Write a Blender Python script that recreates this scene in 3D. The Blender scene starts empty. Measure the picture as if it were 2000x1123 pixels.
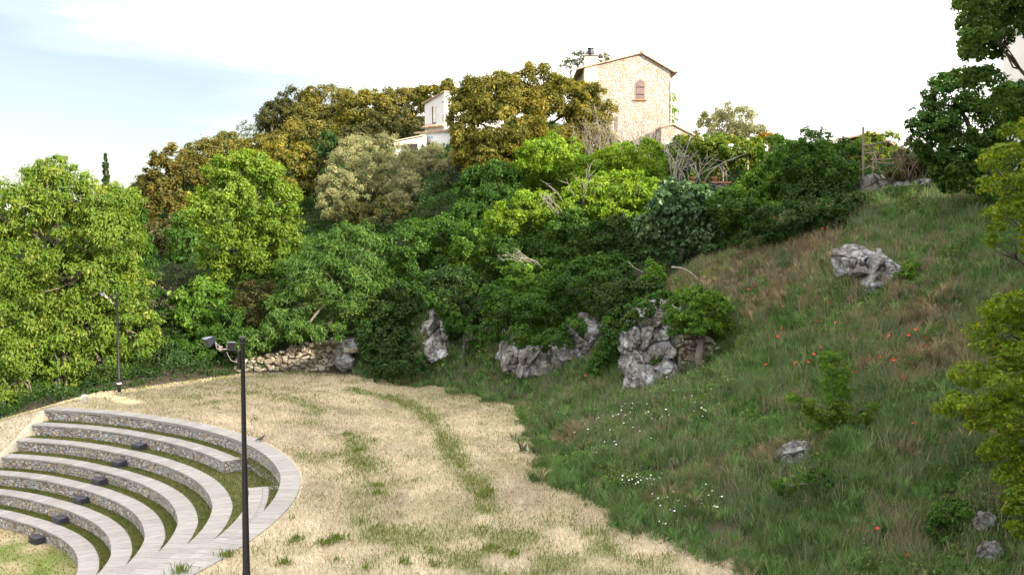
import bpy, math, random
import numpy as np
from mathutils import Vector
rng = np.random.default_rng(7); random.seed(7)
SC = bpy.context.scene
COL = SC.collection

# ------------------------------------------------------------------ camera, world, sun, exposure
FPX, CAMH = 2000.0, 8.0
PITCH = math.atan(133.5 / FPX)
cd = bpy.data.cameras.new('camera'); cam = bpy.data.objects.new('camera', cd); COL.objects.link(cam)
cam.location = (0, 0, CAMH); cam.rotation_euler = (math.pi / 2 - PITCH, 0, 0)
cd.sensor_width = 36; cd.lens = 36.0; cd.clip_end = 5000; cd.clip_start = .1
SC.camera = cam
SUN_EL, SUN_AZ = math.radians(22), math.radians(128)       # azimuth clockwise from +Y
sdir = Vector((math.sin(SUN_AZ) * math.cos(SUN_EL), math.cos(SUN_AZ) * math.cos(SUN_EL), math.sin(SUN_EL)))
ld = bpy.data.lights.new('sun', 'SUN'); ld.energy = 4.2; ld.angle = math.radians(.5); ld.color = (1, .86, .66)
sun = bpy.data.objects.new('sun', ld); COL.objects.link(sun)
sun.rotation_euler = (-sdir).to_track_quat('-Z', 'Y').to_euler(); sun.location = (60, -20, 60)
W = bpy.data.worlds.new("World"); SC.world = W; W.use_nodes = True
nt = W.node_tree; N = nt.nodes; N.clear(); LK = nt.links.new
out = N.new('ShaderNodeOutputWorld'); bg = N.new('ShaderNodeBackground'); bg.inputs[1].default_value = .075
sky = N.new('ShaderNodeTexSky'); sky.sky_type = 'NISHITA'; sky.sun_disc = False
sky.sun_elevation = SUN_EL; sky.sun_rotation = SUN_AZ; sky.air_density = 1.0; sky.dust_density = .4; sky.ozone_density = 1.6
tc = N.new('ShaderNodeTexCoord'); mp = N.new('ShaderNodeMapping'); mp.inputs['Scale'].default_value = (1.2, 1.0, 11.0)
mp.inputs['Rotation'].default_value = (0, math.radians(9), 0)
nz = N.new('ShaderNodeTexNoise'); nz.inputs['Scale'].default_value = 1.6; nz.inputs['Detail'].default_value = 7; nz.inputs['Roughness'].default_value = .55
sx = N.new('ShaderNodeSeparateXYZ')
m1 = N.new('ShaderNodeMath'); m1.operation = 'MULTIPLY_ADD'; m1.inputs[1].default_value = 2.4      # x
m2 = N.new('ShaderNodeMath'); m2.operation = 'MULTIPLY_ADD'; m2.inputs[1].default_value = 5.0      # z
m3 = N.new('ShaderNodeMath'); m3.operation = 'MULTIPLY_ADD'; m3.inputs[1].default_value = 1.25      # noise
cr = N.new('ShaderNodeValToRGB'); cr.color_ramp.elements[0].position = .36; cr.color_ramp.elements[1].position = 1.3
for p_, v_ in ((.58, .07), (.85, .32)):
    e_ = cr.color_ramp.elements.new(p_); e_.color = (v_, v_, v_, 1)
cr.color_ramp.interpolation = 'EASE'
mx = N.new('ShaderNodeMixRGB'); mx.inputs[2].default_value = (15.5, 15.0, 14.3, 1)
LK(tc.outputs['Generated'], mp.inputs[0]); LK(mp.outputs[0], nz.inputs[0]); LK(tc.outputs['Generated'], sx.inputs[0])
LK(sx.outputs[0], m1.inputs[0]); m1.inputs[2].default_value = -.06
LK(sx.outputs[2], m2.inputs[0]); LK(m1.outputs[0], m2.inputs[2])
LK(nz.outputs[0], m3.inputs[0]); LK(m2.outputs[0], m3.inputs[2])
LK(m3.outputs[0], cr.inputs[0]); LK(cr.outputs[0], mx.inputs[0])
hs = N.new('ShaderNodeHueSaturation'); hs.inputs['Value'].default_value = .69; hs.inputs['Saturation'].default_value = .68; hs.inputs['Hue'].default_value = .515
LK(sky.outputs[0], hs.inputs['Color']); LK(hs.outputs[0], mx.inputs[1])
LK(mx.outputs[0], bg.inputs[0]); LK(bg.outputs[0], out.inputs[0])
SC.view_settings.view_transform = 'Standard'; SC.view_settings.look = 'None'
SC.view_settings.exposure = 1.48; SC.view_settings.gamma = 1; SC.view_settings.use_curve_mapping = False
SC.cycles.max_bounces = 5; SC.cycles.diffuse_bounces = 3; SC.cycles.glossy_bounces = 2; SC.cycles.transmission_bounces = 3
SC.cycles.caustics_reflective = False; SC.cycles.caustics_refractive = False

# ------------------------------------------------------------------ helpers
cp_, sp_ = math.cos(PITCH), math.sin(PITCH)
def at(px, py, d):
    """world point seen at photo pixel (px,py) at ground distance d"""
    u = (np.asarray(px, float) - 1000) / FPX; v = (561.5 - np.asarray(py, float)) / FPX
    fy = cp_ + v * sp_; uz = -sp_ + v * cp_; t = d / fy
    return np.stack(np.broadcast_arrays(u * t, fy * t, CAMH + uz * t), -1)
def on_z(px, py, z):
    u = (px - 1000) / FPX; v = (561.5 - py) / FPX
    fy = cp_ + v * sp_; uz = -sp_ + v * cp_; t = (z - CAMH) / uz
    return np.array([u * t, fy * t, z])
_T = np.random.default_rng(3).random(4096)
def vnoise(P, seed=0):
    P = np.asarray(P, float); I = np.floor(P).astype(np.int64); f = P - I; f = f * f * (3 - 2 * f); r = 0
    for c in range(8):
        o = [(c >> k) & 1 for k in range(3)]
        h = ((I[..., 0] + o[0]) * 73856093 ^ (I[..., 1] + o[1]) * 19349663 ^ (I[..., 2] + o[2]) * 83492791 ^ seed * 2654435761)
        h = (h ^ (h >> 13)) * 1274126177; w = 1
        for k in range(3): w = w * (f[..., k] if o[k] else 1 - f[..., k])
        r = r + w * _T[(h ^ (h >> 16)) & 4095]
    return r
def fbm(P, sc=1, oc=4, seed=0):
    P = np.asarray(P, float) * sc; r = 0; a = .5; t = 0
    for k in range(oc): r = r + a * vnoise(P, seed + k); t += a; a *= .5; P = P * 2.03 + 7.1
    return r / t
def xy1(x, y): return np.stack([x, y, np.zeros_like(x)], -1)
def sstep(a, b, x): t = np.clip((x - a) / (b - a), 0, 1); return t * t * (3 - 2 * t)

def link(o, parent=None):
    COL.objects.link(o)
    if parent is not None: o.parent = parent
    return o
def tag(o, label, cat, group=None):
    o['label'] = label; o['category'] = cat
    if group: o['group'] = group
    return o
def thing(name, label, cat, loc=(0, 0, 0), group=None):
    o = bpy.data.objects.new(name, None); o.empty_display_size = .2; o.location = [float(q) for q in loc]; link(o)
    return tag(o, label, cat, group)
def raw(name, V, loops, starts, mat, parent=None, attr=None, colr=None, smooth=False, uv=None):
    """mesh from flat numpy arrays; vertices in world space, moved into the parent's space"""
    V = np.asarray(V, np.float32).reshape(-1, 3)
    if parent is not None: V = V - np.array(parent.matrix_basis.translation if parent.parent is None else parent['wo'], np.float32)
    me = bpy.data.meshes.new(name)
    loops = np.asarray(loops, np.int32).ravel(); starts = np.asarray(starts, np.int32)
    me.vertices.add(len(V)); me.vertices.foreach_set('co', V.ravel())
    me.loops.add(len(loops)); me.loops.foreach_set('vertex_index', loops)
    me.polygons.add(len(starts)); me.polygons.foreach_set('loop_start', starts)
    if attr is not None:
        a = me.attributes.new('var', 'FLOAT', 'FACE'); a.data.foreach_set('value', np.asarray(attr, np.float32))
    if colr is not None:
        dom = 'FACE' if len(colr) == len(starts) else 'POINT'
        a = me.attributes.new('tint', 'FLOAT_COLOR', dom)
        a.data.foreach_set('color', np.concatenate([colr, np.ones((len(colr), 1))], 1).astype(np.float32).ravel())
    if uv is not None:
        l = me.uv_layers.new(name='UVMap'); l.data.foreach_set('uv', np.asarray(uv, np.float32)[loops].ravel())
    me.update(calc_edges=True); me.validate()
    me.polygons.foreach_set('use_smooth', np.full(len(me.polygons), bool(smooth)))
    o = bpy.data.objects.new(name, me); link(o, parent)
    if mat is not None: me.materials.append(mat)
    return o
def poly(name, V, F, mat, parent=None, smooth=False, uv=None):
    loops = [i for f in F for i in f]; st = np.cumsum([0] + [len(f) for f in F])[:-1]
    return raw(name, V, loops, st, mat, parent, smooth=smooth, uv=uv)
class MB:
    """collects simple shapes in world space"""
    def __init__(s): s.v = []; s.f = []
    def add(s, V, F):
        n = len(s.v); s.v += [tuple(map(float, p)) for p in V]; s.f += [tuple(i + n for i in f) for f in F]; return s
    def box(s, lo, hi, rz=0, piv=None, bev=0):
        x0, y0, z0 = lo; x1, y1, z1 = hi
        V = np.array([(x, y, z) for z in (z0, z1) for x, y in ((x0, y0), (x1, y0), (x1, y1), (x0, y1))], float)
        if rz:
            p = np.array(piv if piv is not None else ((x0 + x1) / 2, (y0 + y1) / 2)); c, q = math.cos(rz), math.sin(rz)
            d = V[:, :2] - p; V[:, 0] = p[0] + c * d[:, 0] - q * d[:, 1]; V[:, 1] = p[1] + q * d[:, 0] + c * d[:, 1]
        return s.add(V, [(3, 2, 1, 0), (4, 5, 6, 7), (0, 1, 5, 4), (1, 2, 6, 5), (2, 3, 7, 6), (3, 0, 4, 7)])
    def tube(s, pts, rad, n=6, cap=True):
        pts = [np.array(p, float) for p in pts]; m = len(pts)
        if np.isscalar(rad): rad = [rad] * m
        up = None; V = []
        for i, p in enumerate(pts):
            t = pts[min(i + 1, m - 1)] - pts[max(i - 1, 0)]; t /= np.linalg.norm(t) + 1e-9
            if up is None: up = np.cross(t, (0, 0, 1) if abs(t[2]) < .9 else (1, 0, 0))
            a = up - t * (up @ t); a /= np.linalg.norm(a) + 1e-9; up = a; b = np.cross(t, a)
            for k in range(n):
                an = 2 * math.pi * k / n; V.append(p + rad[i] * (math.cos(an) * a + math.sin(an) * b))
        F = [(i * n + k, i * n + (k + 1) % n, (i + 1) * n + (k + 1) % n, (i + 1) * n + k) for i in range(m - 1) for k in range(n)]
        if cap: F += [tuple(range(n))[::-1], tuple(range((m - 1) * n, m * n))]
        return s.add(V, F)
    def lathe(s, c, prof, n=16):
        return s.tube([(c[0], c[1], c[2] + z) for r, z in prof], [max(r, 1e-3) for r, z in prof], n)
    def ball(s, c, r, n=12):
        return s.lathe(c, [(r * math.sin(math.pi * k / n), -r * math.cos(math.pi * k / n)) for k in range(n + 1)], n + 4)
    def build(s, name, mat, parent=None, smooth=False): return poly(name, s.v, s.f, mat, parent, smooth)
def sub(o, parent):
    """mark the world offset of a part so that its own sub-parts land right"""
    return o

# ------------------------------------------------------------------ materials
def newmat(name):
    m = bpy.data.materials.new(name); m.use_nodes = True; t = m.node_tree; t.nodes.clear()
    o = t.nodes.new('ShaderNodeOutputMaterial'); return m, t, o
def ramp(t, cols):
    r = t.nodes.new('ShaderNodeValToRGB'); e = r.color_ramp.elements
    while len(e) < len(cols): e.new(.5)
    for k, (p, c) in enumerate(cols): e[k].position = p; e[k].color = (*c, 1)
    return r
def leafmat(name, c1, c2, c3, trans=.35, gl=.022):
    m, t, o = newmat(name); L = t.links.new
    a = t.nodes.new('ShaderNodeAttribute'); a.attribute_name = 'var'
    r = ramp(t, [(0, c1), (.7, c2), (1, c3)]); L(a.outputs['Fac'], r.inputs[0])
    d = t.nodes.new('ShaderNodeBsdfDiffuse'); tr = t.nodes.new('ShaderNodeBsdfTranslucent'); g = t.nodes.new('ShaderNodeBsdfGlossy')
    g.inputs['Roughness'].default_value = .5; g.inputs['Color'].default_value = (.8, .85, .8, 1)
    hs = t.nodes.new('ShaderNodeHueSaturation'); hs.inputs['Value'].default_value = 1.5; hs.inputs['Saturation'].default_value = 1.1; hs.inputs['Hue'].default_value = .485
    L(r.outputs[0], d.inputs[0]); L(r.outputs[0], hs.inputs['Color']); L(hs.outputs[0], tr.inputs[0])
    x = t.nodes.new('ShaderNodeMixShader'); x.inputs[0].default_value = trans; L(d.outputs[0], x.inputs[1]); L(tr.outputs[0], x.inputs[2])
    y = t.nodes.new('ShaderNodeMixShader'); y.inputs[0].default_value = gl; L(x.outputs[0], y.inputs[1]); L(g.outputs[0], y.inputs[2])
    L(y.outputs[0], o.inputs[0]); return m
def tintmat(name, trans=.25):
    m, t, o = newmat(name); L = t.links.new
    a = t.nodes.new('ShaderNodeAttribute'); a.attribute_name = 'tint'
    d = t.nodes.new('ShaderNodeBsdfDiffuse'); tr = t.nodes.new('ShaderNodeBsdfTranslucent'); x = t.nodes.new('ShaderNodeMixShader'); x.inputs[0].default_value = trans
    L(a.outputs['Color'], d.inputs[0]); L(a.outputs['Color'], tr.inputs[0]); L(d.outputs[0], x.inputs[1]); L(tr.outputs[0], x.inputs[2]); L(x.outputs[0], o.inputs[0]); return m
def solid(name, c, rough=.6, metal=0, nscale=8, var=.25, bump=0, bscale=30):
    m, t, o = newmat(name); L = t.links.new
    b = t.nodes.new('ShaderNodeBsdfPrincipled'); b.inputs['Roughness'].default_value = rough; b.inputs['Metallic'].default_value = metal
    tcn = t.nodes.new('ShaderNodeTexCoord'); n = t.nodes.new('ShaderNodeTexNoise'); n.inputs['Scale'].default_value = nscale; n.inputs['Detail'].default_value = 6
    L(tcn.outputs['Object'], n.inputs[0])
    r = ramp(t, [(.3, [q * (1 - var) for q in c]), (.7, [min(1, q * (1 + var)) for q in c])]); L(n.outputs[0], r.inputs[0]); L(r.outputs[0], b.inputs['Base Color'])
    if bump:
        n2 = t.nodes.new('ShaderNodeTexNoise'); n2.inputs['Scale'].default_value = bscale; n2.inputs['Detail'].default_value = 5; L(tcn.outputs['Object'], n2.inputs[0])
        bp = t.nodes.new('ShaderNodeBump'); bp.inputs['Strength'].default_value = bump; bp.inputs['Distance'].default_value = .05; L(n2.outputs[0], bp.inputs['Height']); L(bp.outputs[0], b.inputs['Normal'])
    L(b.outputs[0], o.inputs[0]); return m
def masonry(name, scale, zst, cols, joint, coord='Object', jw=.06, bump=.6):
    m, t, o = newmat(name); L = t.links.new
    b = t.nodes.new('ShaderNodeBsdfPrincipled'); b.inputs['Roughness'].default_value = .9
    tcn = t.nodes.new('ShaderNodeTexCoord'); mpn = t.nodes.new('ShaderNodeMapping'); mpn.inputs['Scale'].default_value = (1, zst, 1) if coord == 'UV' else (1, 1, zst)
    L(tcn.outputs[coord], mpn.inputs[0])
    nd = t.nodes.new('ShaderNodeTexNoise'); nd.inputs['Scale'].default_value = scale * .8; nd.inputs['Detail'].default_value = 3; L(mpn.outputs[0], nd.inputs[0])
    mxv = t.nodes.new('ShaderNodeMixRGB'); mxv.inputs[0].default_value = .12 / scale * 1.5; L(mpn.outputs[0], mxv.inputs[1]); L(nd.outputs['Color'], mxv.inputs[2])
    v = t.nodes.new('ShaderNodeTexVoronoi'); v.inputs['Scale'].default_value = scale; L(mxv.outputs[0], v.inputs['Vector'])
    e = t.nodes.new('ShaderNodeTexVoronoi'); e.feature = 'DISTANCE_TO_EDGE'; e.inputs['Scale'].default_value = scale; L(mxv.outputs[0], e.inputs['Vector'])
    sp = t.nodes.new('ShaderNodeSeparateColor'); L(v.outputs['Color'], sp.inputs[0])
    n = len(cols); r = ramp(t, [(k / (n - 1), c) for k, c in enumerate(cols)]); L(sp.outputs[0], r.inputs[0])
    ns = t.nodes.new('ShaderNodeTexNoise'); ns.inputs['Scale'].default_value = scale * 4; ns.inputs['Detail'].default_value = 5; L(tcn.outputs[coord], ns.inputs[0])
    mv = t.nodes.new('ShaderNodeMixRGB'); mv.blend_type = 'MULTIPLY'; mv.inputs[0].default_value = .6; L(r.outputs[0], mv.inputs[1])
    r2 = ramp(t, [(.3, (.55, .55, .55)), (.7, (1.2, 1.2, 1.2))]); L(ns.outputs[0], r2.inputs[0]); L(r2.outputs[0], mv.inputs[2])
    jr = ramp(t, [(jw * .4, (0, 0, 0)), (jw, (1, 1, 1))]); L(e.outputs['Distance'], jr.inputs[0])
    mj = t.nodes.new('ShaderNodeMixRGB'); mj.inputs[1].default_value = (*joint, 1); L(jr.outputs[0], mj.inputs[0]); L(mv.outputs[0], mj.inputs[2]); L(mj.outputs[0], b.inputs['Base Color'])
    ad = t.nodes.new('ShaderNodeMath'); ad.operation = 'MULTIPLY_ADD'; ad.inputs[1].default_value = .4; L(ns.outputs[0], ad.inputs[0]); L(jr.outputs[0], ad.inputs[2])
    bp = t.nodes.new('ShaderNodeBump'); bp.inputs['Strength'].default_value = bump; bp.inputs['Distance'].default_value = .06; L(ad.outputs[0], bp.inputs['Height']); L(bp.outputs[0], b.inputs['Normal'])
    L(b.outputs[0], o.inputs[0]); return m
def rockmat(name, light, dark, moss):
    m, t, o = newmat(name); L = t.links.new
    b = t.nodes.new('ShaderNodeBsdfPrincipled'); b.inputs['Roughness'].default_value = .95
    tcn = t.nodes.new('ShaderNodeTexCoord')
    def noise(sc, det, ro):
        n = t.nodes.new('ShaderNodeTexNoise'); n.inputs['Scale'].default_value = sc; n.inputs['Detail'].default_value = det; n.inputs['Roughness'].default_value = ro; L(tcn.outputs['Object'], n.inputs[0]); return n
    n1 = noise(3.2, 10, .72); n2 = noise(1.1, 6, .6); n3 = noise(12, 6, .7)
    r = ramp(t, [(.36, dark), (.46, [(a + c) / 2.2 for a, c in zip(light, dark)]), (.55, light), (.75, [min(1, q * 1.35) for q in light])]); L(n1.outputs[0], r.inputs[0])
    r2 = ramp(t, [(.42, moss), (.55, (1, 1, 1))]); L(n2.outputs[0], r2.inputs[0])
    mv = t.nodes.new('ShaderNodeMixRGB'); mv.blend_type = 'MULTIPLY'; mv.inputs[0].default_value = .85; L(r.outputs[0], mv.inputs[1]); L(r2.outputs[0], mv.inputs[2])
    v = t.nodes.new('ShaderNodeTexVoronoi'); v.feature = 'DISTANCE_TO_EDGE'; v.inputs['Scale'].default_value = 2.4
    ad = t.nodes.new('ShaderNodeMixRGB'); ad.inputs[0].default_value = .25; L(tcn.outputs['Object'], ad.inputs[1]); L(n1.outputs['Color'], ad.inputs[2]); L(ad.outputs[0], v.inputs['Vector'])
    cr_ = ramp(t, [(.0, (.25, .23, .22)), (.05, (1, 1, 1))]); L(v.outputs['Distance'], cr_.inputs[0])
    mc = t.nodes.new('ShaderNodeMixRGB'); mc.blend_type = 'MULTIPLY'; mc.inputs[0].default_value = .9; L(mv.outputs[0], mc.inputs[1]); L(cr_.outputs[0], mc.inputs[2]); L(mc.outputs[0], b.inputs['Base Color'])
    bp = t.nodes.new('ShaderNodeBump'); bp.inputs['Strength'].default_value = 1; bp.inputs['Distance'].default_value = .12; L(n1.outputs[0], bp.inputs['Height'])
    bp2 = t.nodes.new('ShaderNodeBump'); bp2.inputs['Strength'].default_value = .8; bp2.inputs['Distance'].default_value = .05; L(n3.outputs[0], bp2.inputs['Height']); L(bp.outputs[0], bp2.inputs['Normal']); L(bp2.outputs[0], b.inputs['Normal'])
    L(b.outputs[0], o.inputs[0]); return m
def groundmat(name, bump=.5):
    m, t, o = newmat(name); L = t.links.new
    b = t.nodes.new('ShaderNodeBsdfPrincipled'); b.inputs['Roughness'].default_value = 1
    a = t.nodes.new('ShaderNodeAttribute'); a.attribute_name = 'tint'
    tcn = t.nodes.new('ShaderNodeTexCoord'); n = t.nodes.new('ShaderNodeTexNoise'); n.inputs['Scale'].default_value = 9; n.inputs['Detail'].default_value = 9; n.inputs['Roughness'].default_value = .75
    L(tcn.outputs['Object'], n.inputs[0]); r = ramp(t, [(.3, (.6, .58, .55)), (.7, (1.25, 1.25, 1.25))]); L(n.outputs[0], r.inputs[0])
    mv = t.nodes.new('ShaderNodeMixRGB'); mv.blend_type = 'MULTIPLY'; mv.inputs[0].default_value = .8; L(a.outputs['Color'], mv.inputs[1]); L(r.outputs[0], mv.inputs[2]); L(mv.outputs[0], b.inputs['Base Color'])
    bp = t.nodes.new('ShaderNodeBump'); bp.inputs['Strength'].default_value = bump; bp.inputs['Distance'].default_value = .05; L(n.outputs[0], bp.inputs['Height']); L(bp.outputs[0], b.inputs['Normal'])
    L(b.outputs[0], o.inputs[0]); return m
LM = {
 'walnut': leafmat('walnut leaves', (.055, .118, .012), (.145, .225, .024), (.33, .34, .07)),
 'maple': leafmat('maple leaves', (.055, .115, .010), (.15, .24, .022), (.30, .36, .045)),
 'gold': leafmat('golden oak leaves', (.055, .068, .011), (.185, .175, .022), (.42, .32, .045)),
 'rust': leafmat('rusty oak leaves', (.045, .053, .010), (.13, .115, .018), (.29, .21, .03)),
 'olivegreen': leafmat('olive green leaves', (.06, .07, .014), (.165, .155, .027), (.35, .28, .055)),
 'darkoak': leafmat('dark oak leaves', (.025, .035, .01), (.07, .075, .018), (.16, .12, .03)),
 'silver': leafmat('silver olive leaves', (.13, .155, .065), (.28, .29, .14), (.56, .50, .25)),
 'greygreen': leafmat('grey green leaves', (.04, .058, .026), (.085, .105, .05), (.17, .18, .08)),
 'dark': leafmat('dark ivy and shade-toned leaves', (.013, .038, .007), (.032, .076, .012), (.075, .14, .022)),  # leaf colour lowered to carry the shade among low hillside shrubs
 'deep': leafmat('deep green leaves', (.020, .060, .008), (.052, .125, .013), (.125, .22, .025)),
 'mid': leafmat('mid green leaves', (.04, .11, .010), (.10, .20, .02), (.20, .32, .035)),
 'ash': leafmat('ash leaves', (.035, .095, .016), (.09, .17, .03), (.18, .28, .055)),
 'bright': leafmat('bright green leaves', (.08, .17, .010), (.19, .31, .02), (.33, .43, .04)),
 'fig': leafmat('fig leaves', (.025, .075, .024), (.06, .13, .04), (.12, .21, .07), gl=.05),
 'vine': leafmat('vine leaves', (.05, .105, .012), (.14, .20, .018), (.42, .36, .03)),
 'orange': leafmat('orange vine leaves', (.14, .10, .012), (.34, .2, .02), (.45, .28, .03)),
 'lime': leafmat('lime leaves', (.07, .14, .010), (.155, .23, .018), (.40, .42, .04), trans=.45),
 'weed': leafmat('weed leaves', (.03, .075, .014), (.09, .175, .03), (.20, .28, .07)),
 'shade': leafmat('shaded broad leaves', (.04, .09, .015), (.08, .155, .024), (.15, .24, .04), trans=.45),
}
M = {
 'bark': solid('bark', (.13, .11, .09), .95, nscale=5, bump=.5, bscale=18),
 'palewood': solid('bleached wood', (.30, .27, .24), .9, nscale=6),
 'twig': solid('brown twig', (.22, .16, .12), .9),
 'cap': None,
 'terrace': masonry('terrace rubble', 6.5, 1.4, [(.18, .14, .10), (.46, .43, .37), (.31, .34, .40), (.48, .39, .25), (.56, .57, .60), (.26, .22, .18), (.42, .46, .53), (.36, .28, .18)], (.17, .14, .115), 'UV', .07, 1.0),
 'house': masonry('house rubble', 3.7, 1.5, [(.38, .29, .22), (.46, .40, .35), (.43, .29, .19), (.49, .45, .41), (.34, .30, .27), (.51, .47, .435), (.41, .37, .34)], (.47, .425, .385), 'Object', .11, .9),
 'white': solid('white render', (.60, .605, .61), .9, nscale=1.5, var=.06),
 'cream': solid('cream render', (.66, .56, .44), .9, nscale=2, var=.08),
 'grey': solid('grey render', (.46, .46, .47), .9, nscale=.8, var=.1),
 'tile': solid('clay roof tile', (.36, .26, .19), .85, nscale=3, var=.4, bump=.3),
 'iron': solid('black painted iron', (.018, .018, .022), .38, .3, nscale=20, var=.3),
 'lampbody': solid('grey lamp casing', (.12, .135, .175), .4, .6, nscale=20, var=.1),
 'glass': solid('dark lamp glass', (.02, .022, .03), .08, 0, nscale=5, var=.2),
 'bracket': solid('galvanised bracket', (.5, .45, .4), .5, .4),
 'cable': solid('pale cable', (.55, .5, .43), .6),
 'tape': solid('white tape', (.75, .75, .78), .6),
 'box': solid('black step light', (.04, .04, .06), .3, .0, nscale=10, var=.4),
 'brown': solid('brown shutter', (.17, .125, .12), .7, nscale=6),
 'brick': solid('red brick', (.42, .2, .12), .9, nscale=12, var=.3, bump=.3),
 'oldbrick': solid('faded brick', (.36, .25, .19), .9, nscale=12, var=.2, bump=.3), 'pot': solid('terracotta', (.52, .25, .14), .8, nscale=8),
 'interior_shade': solid('painted interior shade', (.03, .026, .024), .9),  # near-black colour standing in for the shade inside openings
 'blind': solid('pale blind', (.62, .6, .52), .7),
 'blue': solid('blue enamel', (.12, .2, .55), .4), 'whiteenamel': solid('white enamel', (.78, .8, .85), .4),
 'metal': solid('dark flue metal', (.03, .032, .04), .5, .5),
 'post': solid('weathered post', (.2, .16, .13), .9, nscale=5),
 'lightpost': solid('pale post', (.55, .44, .33), .9, nscale=5),
 'oldwall': masonry('old wall', 1.3, 1.4, [(.14, .12, .11), (.3, .3, .33), (.2, .17, .15), (.34, .34, .37)], (.09, .07, .055), 'Object', .05, .9),
 'mortar': solid('earth mortar', (.15, .115, .08), 1, nscale=4, bump=.6, bscale=12),
 'stone': rockmat('wall stone', (.46, .42, .35), (.20, .17, .14), (.5, .48, .42)),
 'lime': rockmat('limestone', (.49, .50, .525), (.17, .165, .165), (.45, .40, .33)),
 'limelow': rockmat('weathered limestone', (.34, .35, .38), (.12, .12, .125), (.42, .36, .29)),
 'poppy': solid('poppy petal', (.62, .045, .012), .6, var=.2), 'petal': solid('white petal', (.7, .72, .7), .6, var=.05),
 'stemgreen': solid('green stem', (.06, .1, .03), .8), 'concrete': solid('concrete', (.5, .48, .44), .9), 'bird': solid('dark plumage', (.07, .065, .07), .7),
 'grass': tintmat('grass blades'), 'straw': tintmat('straw', .1), 'soil': groundmat('hillside soil'), 'meadow': groundmat('mown meadow', .6),
}
def capmat():
    m, t, o = newmat('coping slabs'); L = t.links.new
    b = t.nodes.new('ShaderNodeBsdfPrincipled'); b.inputs['Roughness'].default_value = .85
    tcn = t.nodes.new('ShaderNodeTexCoord'); mpn = t.nodes.new('ShaderNodeMapping'); mpn.inputs['Scale'].default_value = (9, .9, 1); L(tcn.outputs['UV'], mpn.inputs[0])
    n = t.nodes.new('ShaderNodeTexNoise'); n.inputs['Scale'].default_value = 2.2; n.inputs['Detail'].default_value = 7; n.inputs['Roughness'].default_value = .7; L(mpn.outputs[0], n.inputs[0])
    r = ramp(t, [(.32, (.14, .13, .125)), (.47, (.28, .27, .265)), (.7, (.37, .36, .352))]); L(n.outputs[0], r.inputs[0])
    w = t.nodes.new('ShaderNodeTexBrick'); w.inputs['Scale'].default_value = 1; w.inputs['Brick Width'].default_value = .42; w.inputs['Row Height'].default_value = 5; w.inputs['Mortar Size'].default_value = .012
    w.inputs['Color1'].default_value = (.84, .82, .8, 1); w.inputs['Color2'].default_value = (1.05, 1.04, 1.03, 1); w.inputs['Mortar'].default_value = (.6, .58, .55, 1); L(tcn.outputs['UV'], w.inputs[0])
    mv = t.nodes.new('ShaderNodeMixRGB'); mv.blend_type = 'MULTIPLY'; mv.inputs[0].default_value = 1; L(r.outputs[0], mv.inputs[1]); L(w.outputs[0], mv.inputs[2]); L(mv.outputs[0], b.inputs['Base Color'])
    bp = t.nodes.new('ShaderNodeBump'); bp.inputs['Strength'].default_value = .3; bp.inputs['Distance'].default_value = .03; L(n.outputs[0], bp.inputs['Height']); L(bp.outputs[0], b.inputs['Normal'])
    L(b.outputs[0], o.inputs[0]); return m
M['cap'] = capmat()

# ------------------------------------------------------------------ terrain
EDGE = np.array([(16, 0), (12, 12), (9, 18), (6.6, 21.5), (5.3, 23.5), (3.7, 25.3), (2.5, 28), (1.4, 30.6), (.95, 33.9), (.55, 38.8), (.2, 43), (-1.4, 45.5), (-3.4, 48.2),
    (-6, 50.5), (-7.8, 52.1), (-11.1, 53), (-13.9, 52.5), (-15.7, 50.5), (-17.5, 48.2), (-19.2, 46.5), (-23, 46.2), (-28, 46.8), (-46, 48), (-70, 48)], float)
MEADOW = np.vstack([EDGE, [(-70, -30), (30, -30), (22, -10)]])
CP = [(2000, 1123, 20), (1700, 1123, 21.5), (1550, 890, 27), (1925, 1020, 22), (1900, 800, 26), (1600, 750, 31.5), (1300, 760, 38), (1150, 790, 39.5), (1700, 560, 36), (1460, 640, 39),
    (1900, 560, 33), (1750, 385, 44), (1950, 400, 40), (2000, 700, 28), (1600, 470, 43), (1500, 480, 44), (1290, 735, 40.6), (1300, 600, 42.2), (1400, 735, 38.9), (1340, 742, 39.4), (1400, 655, 40.3), (1345, 630, 41.2), (1225, 735, 41.6), (1215, 640, 43.6), (1400, 510, 46), (1080, 735, 45),
    (1090, 640, 47), (1150, 700, 43.8), (1000, 720, 46.5), (855, 690, 50), (855, 600, 52), (600, 660, 54.3), (600, 640, 57), (1000, 560, 52), (1100, 470, 54), (1250, 450, 54), (1400, 368, 55),
    (1250, 345, 62), (1200, 300, 70), (1320, 300, 70), (1000, 340, 66), (900, 310, 78), (850, 300, 85), (760, 300, 90), (700, 540, 60), (700, 420, 72), (500, 520, 66), (500, 440, 78),
    (600, 300, 92), (450, 330, 95), (300, 420, 90), (300, 580, 65), (300, 700, 54), (150, 720, 58), (100, 600, 70), (0, 500, 85), (-300, 560, 85), (-500, 480, 110), (600, 250, 120), (900, 230, 120), (250, 400, 120), (0, 450, 130),
    (1300, 300, 110), (1700, 340, 75), (1800, 330, 62), (1500, 345, 72), (1500, 400, 130), (1900, 350, 55), (1800, 345, 50), (1480, 352, 56)]
cps = at(np.array([c[0] for c in CP]), np.array([c[1] for c in CP]), np.array([c[2] for c in CP], float))
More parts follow.
